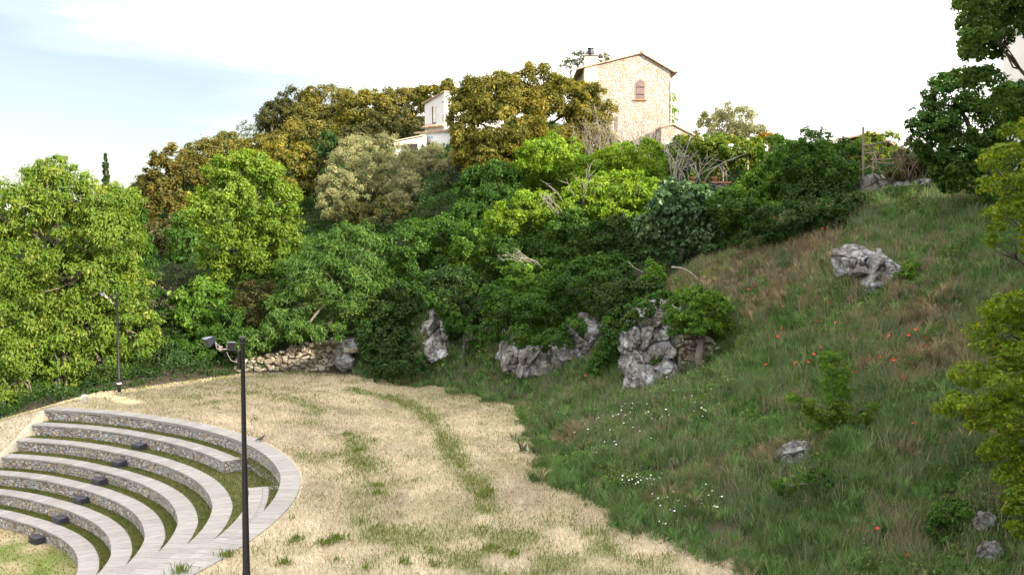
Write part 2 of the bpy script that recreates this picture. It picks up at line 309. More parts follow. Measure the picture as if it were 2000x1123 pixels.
ext = [(28, 50, 10.5), (34, 40, 11), (24, 30, 8.5), (20, 24, 5.5), (30, 22, 9), (40, 15, 11), (30, 8, 8), (22, 12, 4.5), (18, 5, 1.5), (45, 35, 13), (55, 10, 13), (60, 60, 12), (40, 90, 8), (20, 130, 5), (60, 130, 4), (30, -20, 3), (60, -20, 8),
       (-40, 60, 0), (-60, 70, 0), (-70, 100, 2), (-30, 140, 9), (-70, 140, 2)]
P0 = np.vstack([cps, np.array(ext, float), np.column_stack([EDGE, np.zeros(len(EDGE))])])
_D = np.hypot(P0[:, None, 0] - P0[None, :, 0], P0[:, None, 1] - P0[None, :, 1])
_A = np.zeros((len(P0) + 3,) * 2); _A[:len(P0), :len(P0)] = -_D + .06 * np.eye(len(P0))
_A[:len(P0), -3] = 1; _A[-3, :len(P0)] = 1; _A[:len(P0), -2:] = P0[:, :2]; _A[-2:, :len(P0)] = P0[:, :2].T
_C = np.linalg.solve(_A, np.concatenate([P0[:, 2], np.zeros(3)]))
def inside(x, y, pg):
    r = np.zeros(x.shape, bool)
    for (x0, y0), (x1, y1) in zip(pg, np.roll(pg, -1, 0)):
        c = ((y0 > y) != (y1 > y)); r ^= c & (x < (x1 - x0) * (y - y0) / ((y1 - y0) if y1 != y0 else 1e-9) + x0)
    return r
def dist_line(x, y, ln):
    d = np.full(x.shape, 1e9)
    for a, b in zip(ln[:-1], ln[1:]):
        v = b - a; t = np.clip(((x - a[0]) * v[0] + (y - a[1]) * v[1]) / (v @ v), 0, 1); d = np.minimum(d, np.hypot(x - a[0] - t * v[0], y - a[1] - t * v[1]))
    return d
BC = np.array([-22., 27.5]); RI = [15.2, 14.24, 13.15, 12.12, 11.15, 10.18, 9.23]; ST = .42; CW = .56; TH1 = 81.0
def wob(th): return np.interp(th, [-110, -20, -6, 5, 15, 30, 45, 58, 70, 80, 110], [-.25, -.15, -.05, .08, .14, .02, -.15, -.2, -.03, .04, .1])
def ground_z(x, y):
    x = np.atleast_1d(np.asarray(x, float)); y = np.atleast_1d(np.asarray(y, float)); sh = x.shape; x = x.ravel(); y = y.ravel()
    z = np.zeros(len(x))
    for i in range(0, len(x), 40000):
        s = slice(i, i + 40000); X, Y = x[s], y[s]
        h = -np.hypot(X[:, None] - P0[None, :, 0], Y[:, None] - P0[None, :, 1]) @ _C[:len(P0)] + _C[-3] + _C[-2] * X + _C[-1] * Y
        ins = inside(X, Y, MEADOW); d = dist_line(X, Y, EDGE)
        fade = np.where(ins, 0, sstep(0, 1.3, d))
        bump = ((fbm(xy1(X, Y), .45, 3, 5) - .5) * .7 + (fbm(xy1(X, Y), 1.5, 2, 15) - .5) * .30) * fade
        th = np.degrees(np.arctan2(Y - BC[1], X - BC[0])); r = np.hypot(X - BC[0], Y - BC[1])
        arc = np.where((th > TH1) & (Y < 60), np.clip((th - TH1) * r * math.pi / 180, 0, 7), 0)
        zb = -.27 * arc * sstep(30, 18, r)
        zb = np.where((th > TH1) & (r < 15.48), zb + np.maximum((r - 15.48) * .42, -2.94), zb)
        mb = (fbm(xy1(X, Y), .35, 3, 9) - .5) * .16 * (1 - fade) * sstep(15.9, 17.5, r)
        z[s] = fade * h + bump + zb + mb
    return z.reshape(sh)
def hit(px, py, dmin=12, dmax=120):
    px = np.atleast_1d(np.asarray(px, float)); py = np.atleast_1d(np.asarray(py, float))
    res = np.full((len(px), 3), np.nan); d = np.arange(dmin, dmax, .25)
    for i, (a, b) in enumerate(zip(px, py)):
        p = at(np.full(len(d), a), np.full(len(d), b), d); g = ground_z(p[:, 0], p[:, 1]); k = np.argmax(p[:, 2] < g)
        if p[k, 2] < g[k]: res[i] = p[k]; res[i, 2] = g[k]
    return res
# region of open grass on the right-hand slope, in plan
GP = hit([1450, 1290, 1180, 1090, 1050, 1025, 1010, 940, 860, 760], [1108, 1058, 998, 948, 898, 838, 798, 778, 758, 743])
GP2 = np.vstack([EDGE[3:13], [(-8.5, 53.2), (-4.5, 52.2), (-1.8, 50.2), (1.4, 46.8), (4.2, 43.6), (6.0, 44.0), (8.0, 46.0), (9.5, 47.6), (11.5, 47.6), (14, 46.4), (16, 46.6), (20, 44), (26, 41), (30, 34), (29, 24), (26, 12), (20, 4), (14, 6), (9, 18)]])
def in_grass(x, y): return inside(x, y, GP2) | (~inside(x, y, MEADOW) & (dist_line(x, y, EDGE) < 2.2) & (x > -8.2) & (x < 8) & (y > 38)) | (inside(x, y, MEADOW) & (x > -8) & (dist_line(x, y, EDGE) < .75 * sstep(.42, .7, fbm(xy1(x, y), 1.1, 3, 91))))
def strawtone(x, y):
    r_ = np.hypot(x - BC[0], y - BC[1]); a_ = np.arctan2(y - BC[1], x - BC[0])
    st = fbm(np.stack([r_ * 2.4, a_ * 5, r_ * 0], -1), 1, 4, 71); lo = fbm(xy1(x, y), .28, 3, 72); hi = fbm(xy1(x, y), 2.6, 3, 73)
    v = np.clip(.93 + .5 * (st - .5) + .42 * (lo - .5) + .4 * (hi - .5), .5, 1.15)[:, None]; gr = (sstep(.45, .62, fbm(xy1(x, y), .5, 3, 74)) * sstep(9, 4, dist_line(x, y, EDGE)) * .38)[:, None]
    return np.array([1, .985, .96]) ** (1.5 - v) * v, gr
GRN = [on_z(a, b, 0)[:2] for a, b in [(690, 765), (760, 780), (820, 800), (860, 840), (885, 890), (920, 940), (955, 985), (1000, 1030), (1060, 1080)]]
GRN2 = [on_z(a, b, 0)[:2] for a, b in [(690, 855), (715, 900), (740, 950), (720, 1010), (780, 1060), (900, 1090), (1000, 1060)]]
GRN3 = np.array([on_z(a, b, 0)[:2] for a, b in [(575, 885), (620, 900), (690, 880), (700, 930), (690, 1000), (730, 1060)]]); GRN4 = np.array([on_z(a, b, 0)[:2] for a, b in [(480, 770), (560, 780), (620, 800), (600, 830)]]); GRN = np.array(GRN); GRN2 = np.array(GRN2)
def greenness(x, y):
    n = fbm(xy1(x, y), .9, 4, 21); n2 = fbm(xy1(x, y), .22, 3, 33)
    tr = .9 * np.exp(-(dist_line(x, y, GRN) / .42) ** 2) + .55 * np.exp(-(dist_line(x, y, GRN2) / .55) ** 2) + .5 * np.exp(-(dist_line(x, y, GRN3) / .5) ** 2) + .4 * np.exp(-(dist_line(x, y, GRN4) / .5) ** 2)
    g = .5 * sstep(29, 23, y) * sstep(-9, -2, x) + .3 * np.exp(-(dist_line(x, y, EDGE) / 1.0) ** 2) + .3 * sstep(42, 50, y) * sstep(-2, -12, x)
    return np.clip(tr * (.55 + .8 * sstep(.34, .6, n)) + (g * 1.1 + .1) * sstep(.42, .7, n) * 1.1 + .5 * sstep(.58, .75, n2) * sstep(.45, .7, n), 0, 1)
gx = np.arange(-75, 62.1, .35); gy = np.arange(-8, 140.1, .35)
nx, ny = len(gx), len(gy); X, Y = np.meshgrid(gx, gy); X = X.ravel().copy(); Y = Y.ravel().copy()
th = np.degrees(np.arctan2(Y - BC[1], X - BC[0])); r = np.hypot(X - BC[0], Y - BC[1]); rb = 15.48 + wob(th)
sn = (np.abs(r - rb) < .22) & (th < 126) & (th > -105)
X[sn] = BC[0] + (X[sn] - BC[0]) * rb[sn] / r[sn]; Y[sn] = BC[1] + (Y[sn] - BC[1]) * rb[sn] / r[sn]
Z = ground_z(X, Y); ins = inside(X, Y, MEADOW); dE = dist_line(X, Y, EDGE)
q = np.arange(ny * nx).reshape(ny, nx); Q = np.stack([q[:-1, :-1], q[:-1, 1:], q[1:, 1:], q[1:, :-1]], -1).reshape(-1, 4)
cx, cy = X[Q].mean(1), Y[Q].mean(1); cth = np.degrees(np.arctan2(cy - BC[1], cx - BC[0])); crr = np.hypot(cx - BC[0], cy - BC[1])
hole = (crr < 15.48 + wob(cth)) & (cth < 125) & (cth > -105)
isM = inside(cx, cy, MEADOW)
def bank():
    a_ = np.linspace(TH1 - 1.6, 127, 60); r_ = np.linspace(7.5, 15.6, 60); A_, R_ = np.meshgrid(a_, r_); A_, R_ = A_.ravel(), R_.ravel(); w_ = R_ + wob(A_)
    x_, y_ = BC[0] + w_ * np.cos(np.radians(A_)), BC[1] + w_ * np.sin(np.radians(A_)); z_ = np.where(A_ < TH1, np.maximum((R_ - 15.48) * .42, -2.94) - .25 - .1 * (TH1 - A_), ground_z(x_, y_) + .012)
    q_ = np.arange(3600).reshape(60, 60); F_ = np.stack([q_[:-1, :-1], q_[1:, :-1], q_[1:, 1:], q_[:-1, 1:]], -1).reshape(-1, 4); n_ = fbm(xy1(x_, y_), 1.3, 4, 2)[:, None]
    o = raw('terrace_bank', np.stack([x_, y_, z_], -1), F_.ravel(), np.arange(len(F_)) * 4, M['meadow'], colr=np.array([.50, .44, .335]) * (.72 + .56 * n_), smooth=True); o['kind'] = 'structure'
bank()
g = greenness(X, Y)[:, None]; nn = fbm(xy1(X, Y), 1.3, 4, 2)[:, None]
stn, sgr = strawtone(X, Y); straw = (np.array([.50, .435, .32]) * (1 - sgr) + np.array([.26, .26, .11]) * sgr) * stn; meadowcol = straw * (1 - g * .85) + np.array([.13, .15, .04]) * g * .85
gin = in_grass(X, Y)[:, None]
hillcol = np.where(gin, np.array([.06, .055, .03]), np.array([.045, .035, .022])) * (.6 + .8 * nn)
def submesh(name, mask, cols, mat):
    F = Q[mask]; u, inv = np.unique(F, return_inverse=True); inv = inv.reshape(-1, 4)
    o = raw(name, np.stack([X, Y, Z], -1)[u], inv, np.arange(len(F)) * 4, mat, colr=cols[u], smooth=True); o['kind'] = 'structure'; return o
submesh('meadow', isM & ~hole, meadowcol, M['meadow'])
submesh('hillside', ~isM, hillcol, M['soil'])
V = [(-3000, -3000, -14), (3000, -3000, -14), (3000, 3000, -14), (-3000, 3000, -14)]
o = poly('valley_floor', V, [(0, 1, 2, 3)], solid('far country', (.07, .09, .04), 1, nscale=.02)); o['kind'] = 'structure'

# ------------------------------------------------------------------ amphitheatre
def ring(name, r0, r1, z0, z1, a0, a1, mat, parent=None, n=None, uvscale=1):
    n = n or max(3, int((a1 - a0) * 1.2)); th = np.linspace(a0, a1, n + 1); V = []; U = []
    for a in th:
        w = float(wob(a)); c, s = math.cos(math.radians(a)), math.sin(math.radians(a)); ul = math.radians(a) * r0
        for rr, zz, uu in ((r0, z0, z0), (r1, z0, z0 + (r1 - r0)), (r1, z1, z1 + (r1 - r0)), (r0, z1, z1)):
            if 'wall' in name: V.append((BC[0] + (rr + w) * c, BC[1] + (rr + w) * s, zz)); U.append((ul + rr - r0, zz)); continue
            V.append((BC[0] + (rr + w) * c, BC[1] + (rr + w) * s, zz)); U.append((ul, uu))
    F = []
    for i in range(n):
        b = i * 4
        for k in range(4): F.append((b + k, b + (k + 1) % 4, b + 4 + (k + 1) % 4, b + 4 + k))
    F += [(3, 2, 1, 0), (n * 4, n * 4 + 1, n * 4 + 2, n * 4 + 3)]
    return poly(name, V, F, mat, parent, uv=np.array(U))
def lawn(name, r0, r1, z, a0, a1):
    n = max(3, int((a1 - a0) * 1.2)); th = np.linspace(a0, a1, n + 1); k = 5; V = []
    for a in th:
        w = float(wob(a)); c, s = math.cos(math.radians(a)), math.sin(math.radians(a))
        for j in range(k + 1):
            rr = r0 + (r1 - r0) * j / k + w; V.append((BC[0] + rr * c, BC[1] + rr * s, z))
    V = np.array(V); F = [(i * (k + 1) + j, (i + 1) * (k + 1) + j, (i + 1) * (k + 1) + j + 1, i * (k + 1) + j + 1) for i in range(n) for j in range(k)]
    F = [f[::-1] for f in F]
    nz = fbm(V, .8, 4, 8)[:, None]; c = np.array([.075, .10, .028]) * (1 - nz * .5) + np.array([.16, .13, .05]) * nz * .55
    o = raw(name, V, np.array(F).ravel(), np.arange(len(F)) * 4, M['soil'], colr=c); o['kind'] = 'structure'; return o
ordn = ['topmost', 'second', 'third', 'fourth', 'fifth', 'sixth', 'lowest']
A0 = -100
for i, R in enumerate(RI):
    z1 = -ST * i; z0 = -ST * (i + 1)
    segs = [(A0, TH1 - .25 * i)] if i != 1 else [(33.0, TH1 - .25), (A0, 17.0)]
    for k, (a0, a1) in enumerate(segs):
        am = math.radians((a0 + a1) / 2)
        if i == 1:
            lab = ['second stone seating terrace from the top, long curved part ending at the stair gap', 'short separate piece of second stone seating terrace between stair gap and lamp post'][k]
        elif i == 0: lab = 'outermost and topmost curved stone seating terrace with wide pale coping beside dry meadow'
        else: lab = f'{ordn[i]} curved stone seating terrace counted down from the meadow' if i < 6 else 'lowest and innermost curved stone seating terrace around the stage grass'
        t = thing('seating_terrace', lab, 'stone terrace', (BC[0] + R * math.cos(am), BC[1] + R * math.sin(am), z0), 'curved seating terraces of the open air theatre')
        zb = z0 - .12 if i else -ST * 2 - .12
        ring('retaining_wall', R, R + .46, zb, z1 - .06, a0, a1, M['terrace'], t)
        ring('coping', R - .035, R + CW, z1 - .06, z1 + (.03 if i == 0 else 0), a0 - .05 if k else a0, a1 + .08, M['cap'], t)
        if i == 1:    # return wall closing the tread at the stair gap
            e = a0 if k == 0 else a1; s = 1 if k == 0 else -1
            e2 = e + s * 1.4; lo, hi = min(e, e2), max(e, e2)
            ring('end_wall', R + .47, RI[0] - .01, zb, z1 - .05, lo, hi, M['terrace'], t, 2)
            ring('end_coping', R + CW + .002, RI[0] - .003, z1 - .047, z1 - .004, lo - .05, hi + .05, M['cap'], t, 2)
for i in range(1, 7):
    z = -ST * i - .02
    if i == 1: lawn('terrace_lawn', RI[1] + .5, RI[0] + .05, z, 33, TH1); lawn('terrace_lawn', RI[1] + .5, RI[0] + .05, z, A0, 17)
    elif i == 2: lawn('terrace_lawn', RI[2] + .5, RI[1] + .05, z, A0, TH1 - .25); lawn('terrace_lawn', RI[1] + .05, RI[0] + .05, z - .004, 17, 33)
    else: lawn('terrace_lawn', RI[i] + .5, RI[i - 1] + .05, z, A0, TH1 - .25 * i)
# stage floor
rr = np.linspace(.01, RI[6] + .3, 30); aa = np.radians(np.linspace(0, 360, 73)); V = np.array([(BC[0] + a * math.cos(t), BC[1] + a * math.sin(t), -2.95 + .0) for t in aa for a in rr])
F = [(i * 30 + j, i * 30 + j + 1, (i + 1) * 30 + j + 1, (i + 1) * 30 + j) for i in range(72) for j in range(29)]
nzz = fbm(V, .5, 4, 4)[:, None]; gg = sstep(.42, .58, nzz); c = np.array([.38, .31, .18]) * (1 - gg) + np.array([.13, .17, .03]) * gg
o = raw('stage_floor', V, np.array(F).ravel(), np.arange(len(F)) * 4, M['meadow'], colr=c); o['kind'] = 'structure'
# step lights: black boxes
boxpx = [(295, 872), (262, 904), (223, 939), (186, 976), (140, 1016), (95, 1054)]
for k, (a, b) in enumerate(boxpx):
    z = -ST * (k + 2) - .02; p = on_z(a, b, z); th_ = math.atan2(p[1] - BC[1], p[0] - BC[0]); R = RI[k + 1] + float(wob(math.degrees(th_)))
    lab = ['black box light on the grass against the second seating terrace, highest of the boxes', 'black box light against the third seating terrace from the top', 'black box light against the fourth seating terrace from the top',
           'black box light against the fifth seating terrace from the top', 'black box light against the sixth seating terrace from the top', 'lowest black box light, by the stage grass and lowest terrace wall'][k]
    c = np.array([BC[0] + (R - .22) * math.cos(th_), BC[1] + (R - .22) * math.sin(th_)])
    t = thing('step_light', lab, 'light', (c[0], c[1], z), 'black box lights on the terraces')
    ux = np.array([-math.sin(th_), math.cos(th_)]); uy = np.array([math.cos(th_), math.sin(th_)])
    def bx(hl, hw, za, zb_, name, mat, off=0, ch=.02):
        V = []
        for zz, q_ in ((za, 0), (zb_ - ch, 0), (zb_, ch)):
            for sx_, sy_ in ((-1, -1), (1, -1), (1, 1), (-1, 1)):
                w = c + ux * (hl - q_) * sx_ + uy * ((hw - q_) * sy_ + off); V.append((w[0], w[1], z + zz))
        F = [(3, 2, 1, 0), (8, 9, 10, 11)] + [(j * 4 + n_, j * 4 + (n_ + 1) % 4, j * 4 + 4 + (n_ + 1) % 4, j * 4 + 4 + n_) for j in range(2) for n_ in range(4)]
        return poly(name, V, [f[::-1] for f in F], mat, t)
    bx(.26, .16, .02, .24, 'housing', M['box']); bx(.28, .18, 0, .03, 'base_plate', M['iron'], ch=.005); bx(.2, .012, .07, .17, 'lens', M['glass'], -.165, .004)

# ------------------------------------------------------------------ lamp posts
def floodlight(parent, c, fwd, w, h, dp):
    c = np.array(c, float); f = np.array(fwd, float); f /= np.linalg.norm(f); r_ = np.cross(f, (0, 0, 1)); r_ /= np.linalg.norm(r_); u_ = np.cross(r_, f)
    mb = MB(); V = []
    for s, k in ((dp * .5, 1), (dp * .25, 1), (-dp * .5, .62)):
        for a, b in ((-1, -1), (1, -1), (1, 1), (-1, 1)): V.append(c + f * s + r_ * a * w / 2 * k + u_ * b * h / 2 * k)
    F = [(0, 1, 2, 3), (11, 10, 9, 8)] + [(j * 4 + (n + 1) % 4, j * 4 + n, j * 4 + 4 + n, j * 4 + 4 + (n + 1) % 4) for j in range(2) for n in range(4)]
    mb.add(V, F)
    for q_ in (-.3, -.1, .1, .3): mb.add([c - f * dp * (.5 + e) + r_ * w * (q_ + s * .02) + u_ * b * h * .28 for e in (0, .22) for b in (-1, 1) for s in (-1, 1)], [(0, 1, 3, 2), (4, 6, 7, 5), (0, 2, 6, 4), (1, 5, 7, 3), (2, 3, 7, 6), (0, 4, 5, 1)])
    hb = mb.build('floodlight', M['lampbody'], parent); hb['wo'] = list(parent.location)
    V = [c + f * (dp * .5 + .004) + r_ * a * w * .42 + u_ * b * h * .42 for a, b in ((-1, -1), (1, -1), (1, 1), (-1, 1))]
    V += [v + f * .006 for v in V]
    poly('lens', V, [(4, 5, 6, 7), (3, 2, 1, 0)] + [(k, (k + 1) % 4, 4 + (k + 1) % 4, 4 + k) for k in range(4)], M['glass'], hb)
    return hb
def lamp_post(base, top, label, near):
    base = np.array(base); b = [float(v) for v in base]
    t = thing('lamp_post', label, 'lamp post', b, 'black lamp posts beside the theatre')
    H = top - b[2]; x, y, z = b; k = H / 5.75
    MB().lathe(b, [(.088, 0), (.084, .9 * k), (.074, .95 * k), (.056, 3.2 * k), (.05, 3.3 * k), (.043, H - .16), (.05, H - .15), (.05, H - .12), (.03, H - .11), (.028, H - .09)], 16).build('pole', M['iron'], t, True)
    MB().lathe(b, [(.15, 0), (.15, .03), (.11, .05)], 16).build('base_flange', M['iron'], t)
    MB().ball((x, y, top - .06), .07).build('ball_finial', M['iron'], t, True)
    ax = top - .3
    m = MB().tube([(x, y, ax), (x - .42, y - .04, ax + .04)], .014).tube([(x - .05, y, ax - .28), (x - .16, y, ax - .16), (x - .05, y, ax - .07)], .008).box((x - .1, y - .03, ax - .36), (x - .05, y + .03, ax + .02))
    m.tube([(x - .32, y - .03, ax - .02), (x - .36, y - .03, ax - .06), (x - .33, y - .03, ax - .09), (x - .29, y - .03, ax - .07)], .008)
    m.build('arm', M['iron'], t)
    m = MB().tube([(x - .42, y - .04, ax + .05), (x - .49, y - .05, ax + .06), (x - .52, y - .06, ax + .19)], .013).tube([(x - .42, y - .04, ax + .05), (x - .3, y - .05, ax + .05), (x - .29, y - .06, ax + .13)], .013)
    m.tube([(x - .52, y - .06, ax + .19), (x - .45, y - .05, ax + .12), (x - .4, y - .04, ax + .1)], .008).box((x - .45, y - .07, ax + .02), (x - .39, y - .01, ax + .11)).build('bracket', M['bracket'], t)
    pts = [(x - .3, y - .04, ax), (x - .27, y - .04, ax - .08), (x - .22, y - .04, ax - .17), (x - .15, y - .03, ax - .2), (x - .05, y, ax - .2)]
    MB().tube(pts, .008).build('cable', M['cable'], t)
    floodlight(t, (x - .64, y - .08, ax + .22), (-.62, -.55, -.4), .2, .17, .16)
    floodlight(t, (x - .19, y - .08, ax + .14), (.12, -.9, -.18), .165, .15, .14)
    return t
pb = at(473, 1228, 20.2)
near = lamp_post((-5.35, 20.2, 0), 5.68, 'tall near black lamp post with two floodlights, standing in front of the terraces', True)
fb = on_z(233, 768, .02); fz = float(at(233, 571, fb[1])[2])
far = lamp_post((fb[0], fb[1], float(ground_z(fb[0], fb[1])[0])), fz, 'black lamp post with white taped band, farther off before the big bright green tree', False)
MB().lathe((fb[0], fb[1], .45), [(.1, 0), (.1, .07)], 14).build('tape_band', M['tape'], far)
for zz in (4.8, 4.55, 4.4):
    pass
# small concrete marker and bird
p = on_z(165, 787, 0); z = float(ground_z(p[0], p[1])[0]); t = thing('marker_stone', 'small pale square marker stone in the dry grass above the terrace end', 'marker', (p[0], p[1], z))
m = MB(); s = .11
m.add([(p[0] + a * k, p[1] + b * k, z + h) for h, k in ((-.1, s), (.3, s), (.36, s * .6)) for a, b in ((-1, -1), (1, -1), (1, 1), (-1, 1))],
      [(8, 9, 10, 11)] + [(j * 4 + n, j * 4 + (n + 1) % 4, j * 4 + 4 + (n + 1) % 4, j * 4 + 4 + n) for j in range(2) for n in range(4)]); m.build('stone_block', M['concrete'], t)
p = on_z(509, 862, .03)
m = MB().tube([p + [-.2, 0, .05], p + [-.1, 0, .075], p + [-.03, 0, .1], p + [.05, 0, .13], p + [.08, 0, .17], p + [.1, 0, .2], p + [.125, 0, .205], p + [.16, 0, .2]], [.012, .03, .055, .05, .033, .03, .025, .004], 8)
m.tube([p + [0, .02, .08], p + [0, .02, 0]], .007, 4).tube([p + [0, -.02, .08], p + [0, -.02, 0]], .007, 4)
tag(m.build('bird', M['bird'], None, True), 'small dark bird standing on the topmost stone coping', 'bird')

# ------------------------------------------------------------------ foliage
CAMP = np.array([0, 0, CAMH])
def quads_from(C, Nrm, T, L, Wd, fold=0):
    B = np.cross(Nrm, T); B /= np.linalg.norm(B, axis=1, keepdims=True) + 1e-9; L = L[:, None]; Wd = Wd[:, None]
    a = C - T * L * .5; b = C + T * L * .5; m = C - T * L * .04 + Nrm * Wd * .18
    V = np.stack([a, m + B * Wd * .5, b - Nrm * L * .12, m - B * Wd * .5], 1)
    return V.reshape(-1, 3)
def unit(v): return v / (np.linalg.norm(v, axis=-1, keepdims=True) + 1e-9)
def crown(lobes, leaf, asp, cover, droop, clump, stray=.06, allsides=False, gap=.0):
    """leaf cards gathered into clumps spread through the lobes' volume"""
    Vs, As = [], []
    cs = np.array([l[0] for l in lobes]); rs = np.array([l[1] for l in lobes])
    for li, (c, rad) in enumerate(lobes):
        R = rad.mean(); rc0 = clump * .8 * R ** .75; nc = int(max(10, 5.2 * (R / rc0) ** 2))
        d = unit(rng.normal(size=(nc, 3))); tocam = unit(CAMP - c)
        keep = (d @ tocam > -.35) | (d[:, 2] > .45) | (rng.random(nc) < .25)
        if allsides: keep[:] = True
        keep &= d[:, 2] > -.85
        d = d[keep]; nc = len(d)
        rf = np.where(rng.random(nc) < .25, rng.uniform(.45, .75, nc), rng.uniform(.8, 1.06, nc))
        rf = rf * (.74 + .56 * fbm(d * 1.7 + li * 9.3 + c * .1, 1, 2, 40))
        cc = c + d * rad * rf[:, None]
        # bury test against other lobes
        bur = np.zeros(nc, bool)
        for lj in range(len(lobes)):
            if lj != li: bur |= (((cc - cs[lj]) / rs[lj]) ** 2).sum(1) < .42
        cc, d = cc[~bur], d[~bur]; nc = len(cc)
        if nc == 0: continue
        rc = rc0 * rng.uniform(.55, 1.35, nc); n = np.maximum(4, (cover * 4 * math.pi * rc ** 2 * .62 / (leaf * leaf * asp * .5))).astype(int)
        if gap: n = np.where(rng.random(nc) < gap, n // 6, n)
        idx = np.repeat(np.arange(nc), n); m = len(idx)
        e = unit(rng.normal(size=(m, 3)) + d[idx] * .55 + np.array([0, 0, .25]))
        rr = rng.random(m) ** .4; st_ = rng.random(m) < stray; rr = np.where(st_, rng.uniform(1, 1.55, m), rr)
        Cc = cc[idx] + e * (rc[idx] * rr)[:, None] * np.array([1, 1, .8])
        Nn = unit(e * .7 + d[idx] * .3 + np.array([0, 0, .45]) + rng.normal(size=(m, 3)) * .5)
        T = unit(e * .7 + rng.normal(size=(m, 3)) * .7 - np.array([0, 0, droop])); T = unit(T - Nn * (T * Nn).sum(1, keepdims=True))
        L = leaf * np.exp(rng.normal(size=m) * .32); Vs.append(quads_from(Cc, Nn, T, L, L * asp))
        cv = rng.random(nc)[idx] * .45 + rng.random(m) * .55; As.append(cv)
    return np.concatenate(Vs), np.concatenate(As)
NLEAF = 0; LEAFSC = .62
def plant(name, label, cat, d, lobes, mat, leaf=.2, asp=.55, cover=.8, droop=.2, clump=.34, group=None, trunk=True, base=None, dz=.85, parts=('crown', 'trunk'), tr=None, stray=.06, gap=0., allsides=False, barkmat='bark', limbs=True, lean=.5, every=1):
    global NLEAF
    LB = []; leaf = leaf * LEAFSC
    for l in lobes:
        dd = d + (l[4] if len(l) > 4 else rng.uniform(-.8, .8) * d / 60); c = at(l[0], l[1], dd); rx = l[2] * dd / FPX; rz = l[3] * dd / FPX
        LB.append((c, np.array([rx, max(.6 * rx, min(rx, rz * 1.2)) * dz, rz])))
    cm = np.mean([c for c, _ in LB], 0); Rm = max(r.mean() for _, r in LB)
    if base is None:
        low = min(LB, key=lambda q_: q_[0][2])[0]; bx_, by_ = (cm[0] + low[0]) / 2, cm[1] + Rm * .25
    else: bx_, by_ = base
    bz = float(ground_z(bx_, by_)[0]) - .05
    t = thing(name, label, cat, (bx_, by_, bz), group)
    V, A = crown(LB, leaf, asp, cover, droop, clump, stray, allsides, gap); NLEAF += len(A)
    raw(parts[0], V, np.arange(len(V)), np.arange(len(A)) * 4, LM[mat], t, attr=A)
    if trunk:
        b0 = np.array([bx_, by_, bz]); mb = MB(); hgt = max(.6, max(c[2] for c, _ in LB) - bz); r0 = tr or (.028 * hgt + .03)
        fork = b0 * (1 - lean) + cm * lean; fork[2] = bz + max(.3, min(hgt * .45, cm[2] - bz)); j = b0 * .5 + fork * .5 + rng.normal(size=3) * .06 * hgt * np.array([1, 1, 0])
        mb.tube([b0 - [0, 0, .2], j, fork], [r0 * 1.2, r0, r0 * .8], 8)
        if limbs:
            for c, rd in LB[::every]:
                mid = fork * .5 + c * .5 + rng.normal(size=3) * .12 * Rm
                mb.tube([fork, mid, c], [r0 * .65, r0 * .45, r0 * .15], 6)
                for _ in range(3):
                    e = c + unit(rng.normal(size=3) + [0, 0, .3]) * rd * .9; mb.tube([mid * .4 + c * .6, (mid * .3 + c * .3 + e * .4) + rng.normal(size=3) * .1, e], [r0 * .25, r0 * .16, r0 * .05], 5)
        mb.build(parts[1], M[barkmat], t, True)
    return t
SH = ('foliage', 'stem')
def shrub(label, d, lobes, mat, name='shrub', cat='shrub', **k):
    lobes = [(l[0], l[1] - l[3] * .06, l[2] * 1.16, l[3] * 1.14, *l[4:]) for l in lobes]; k.setdefault('parts', SH); k.setdefault('group', 'shrubs covering the hillside'); return plant(name, label, cat, d, lobes, mat, **k)

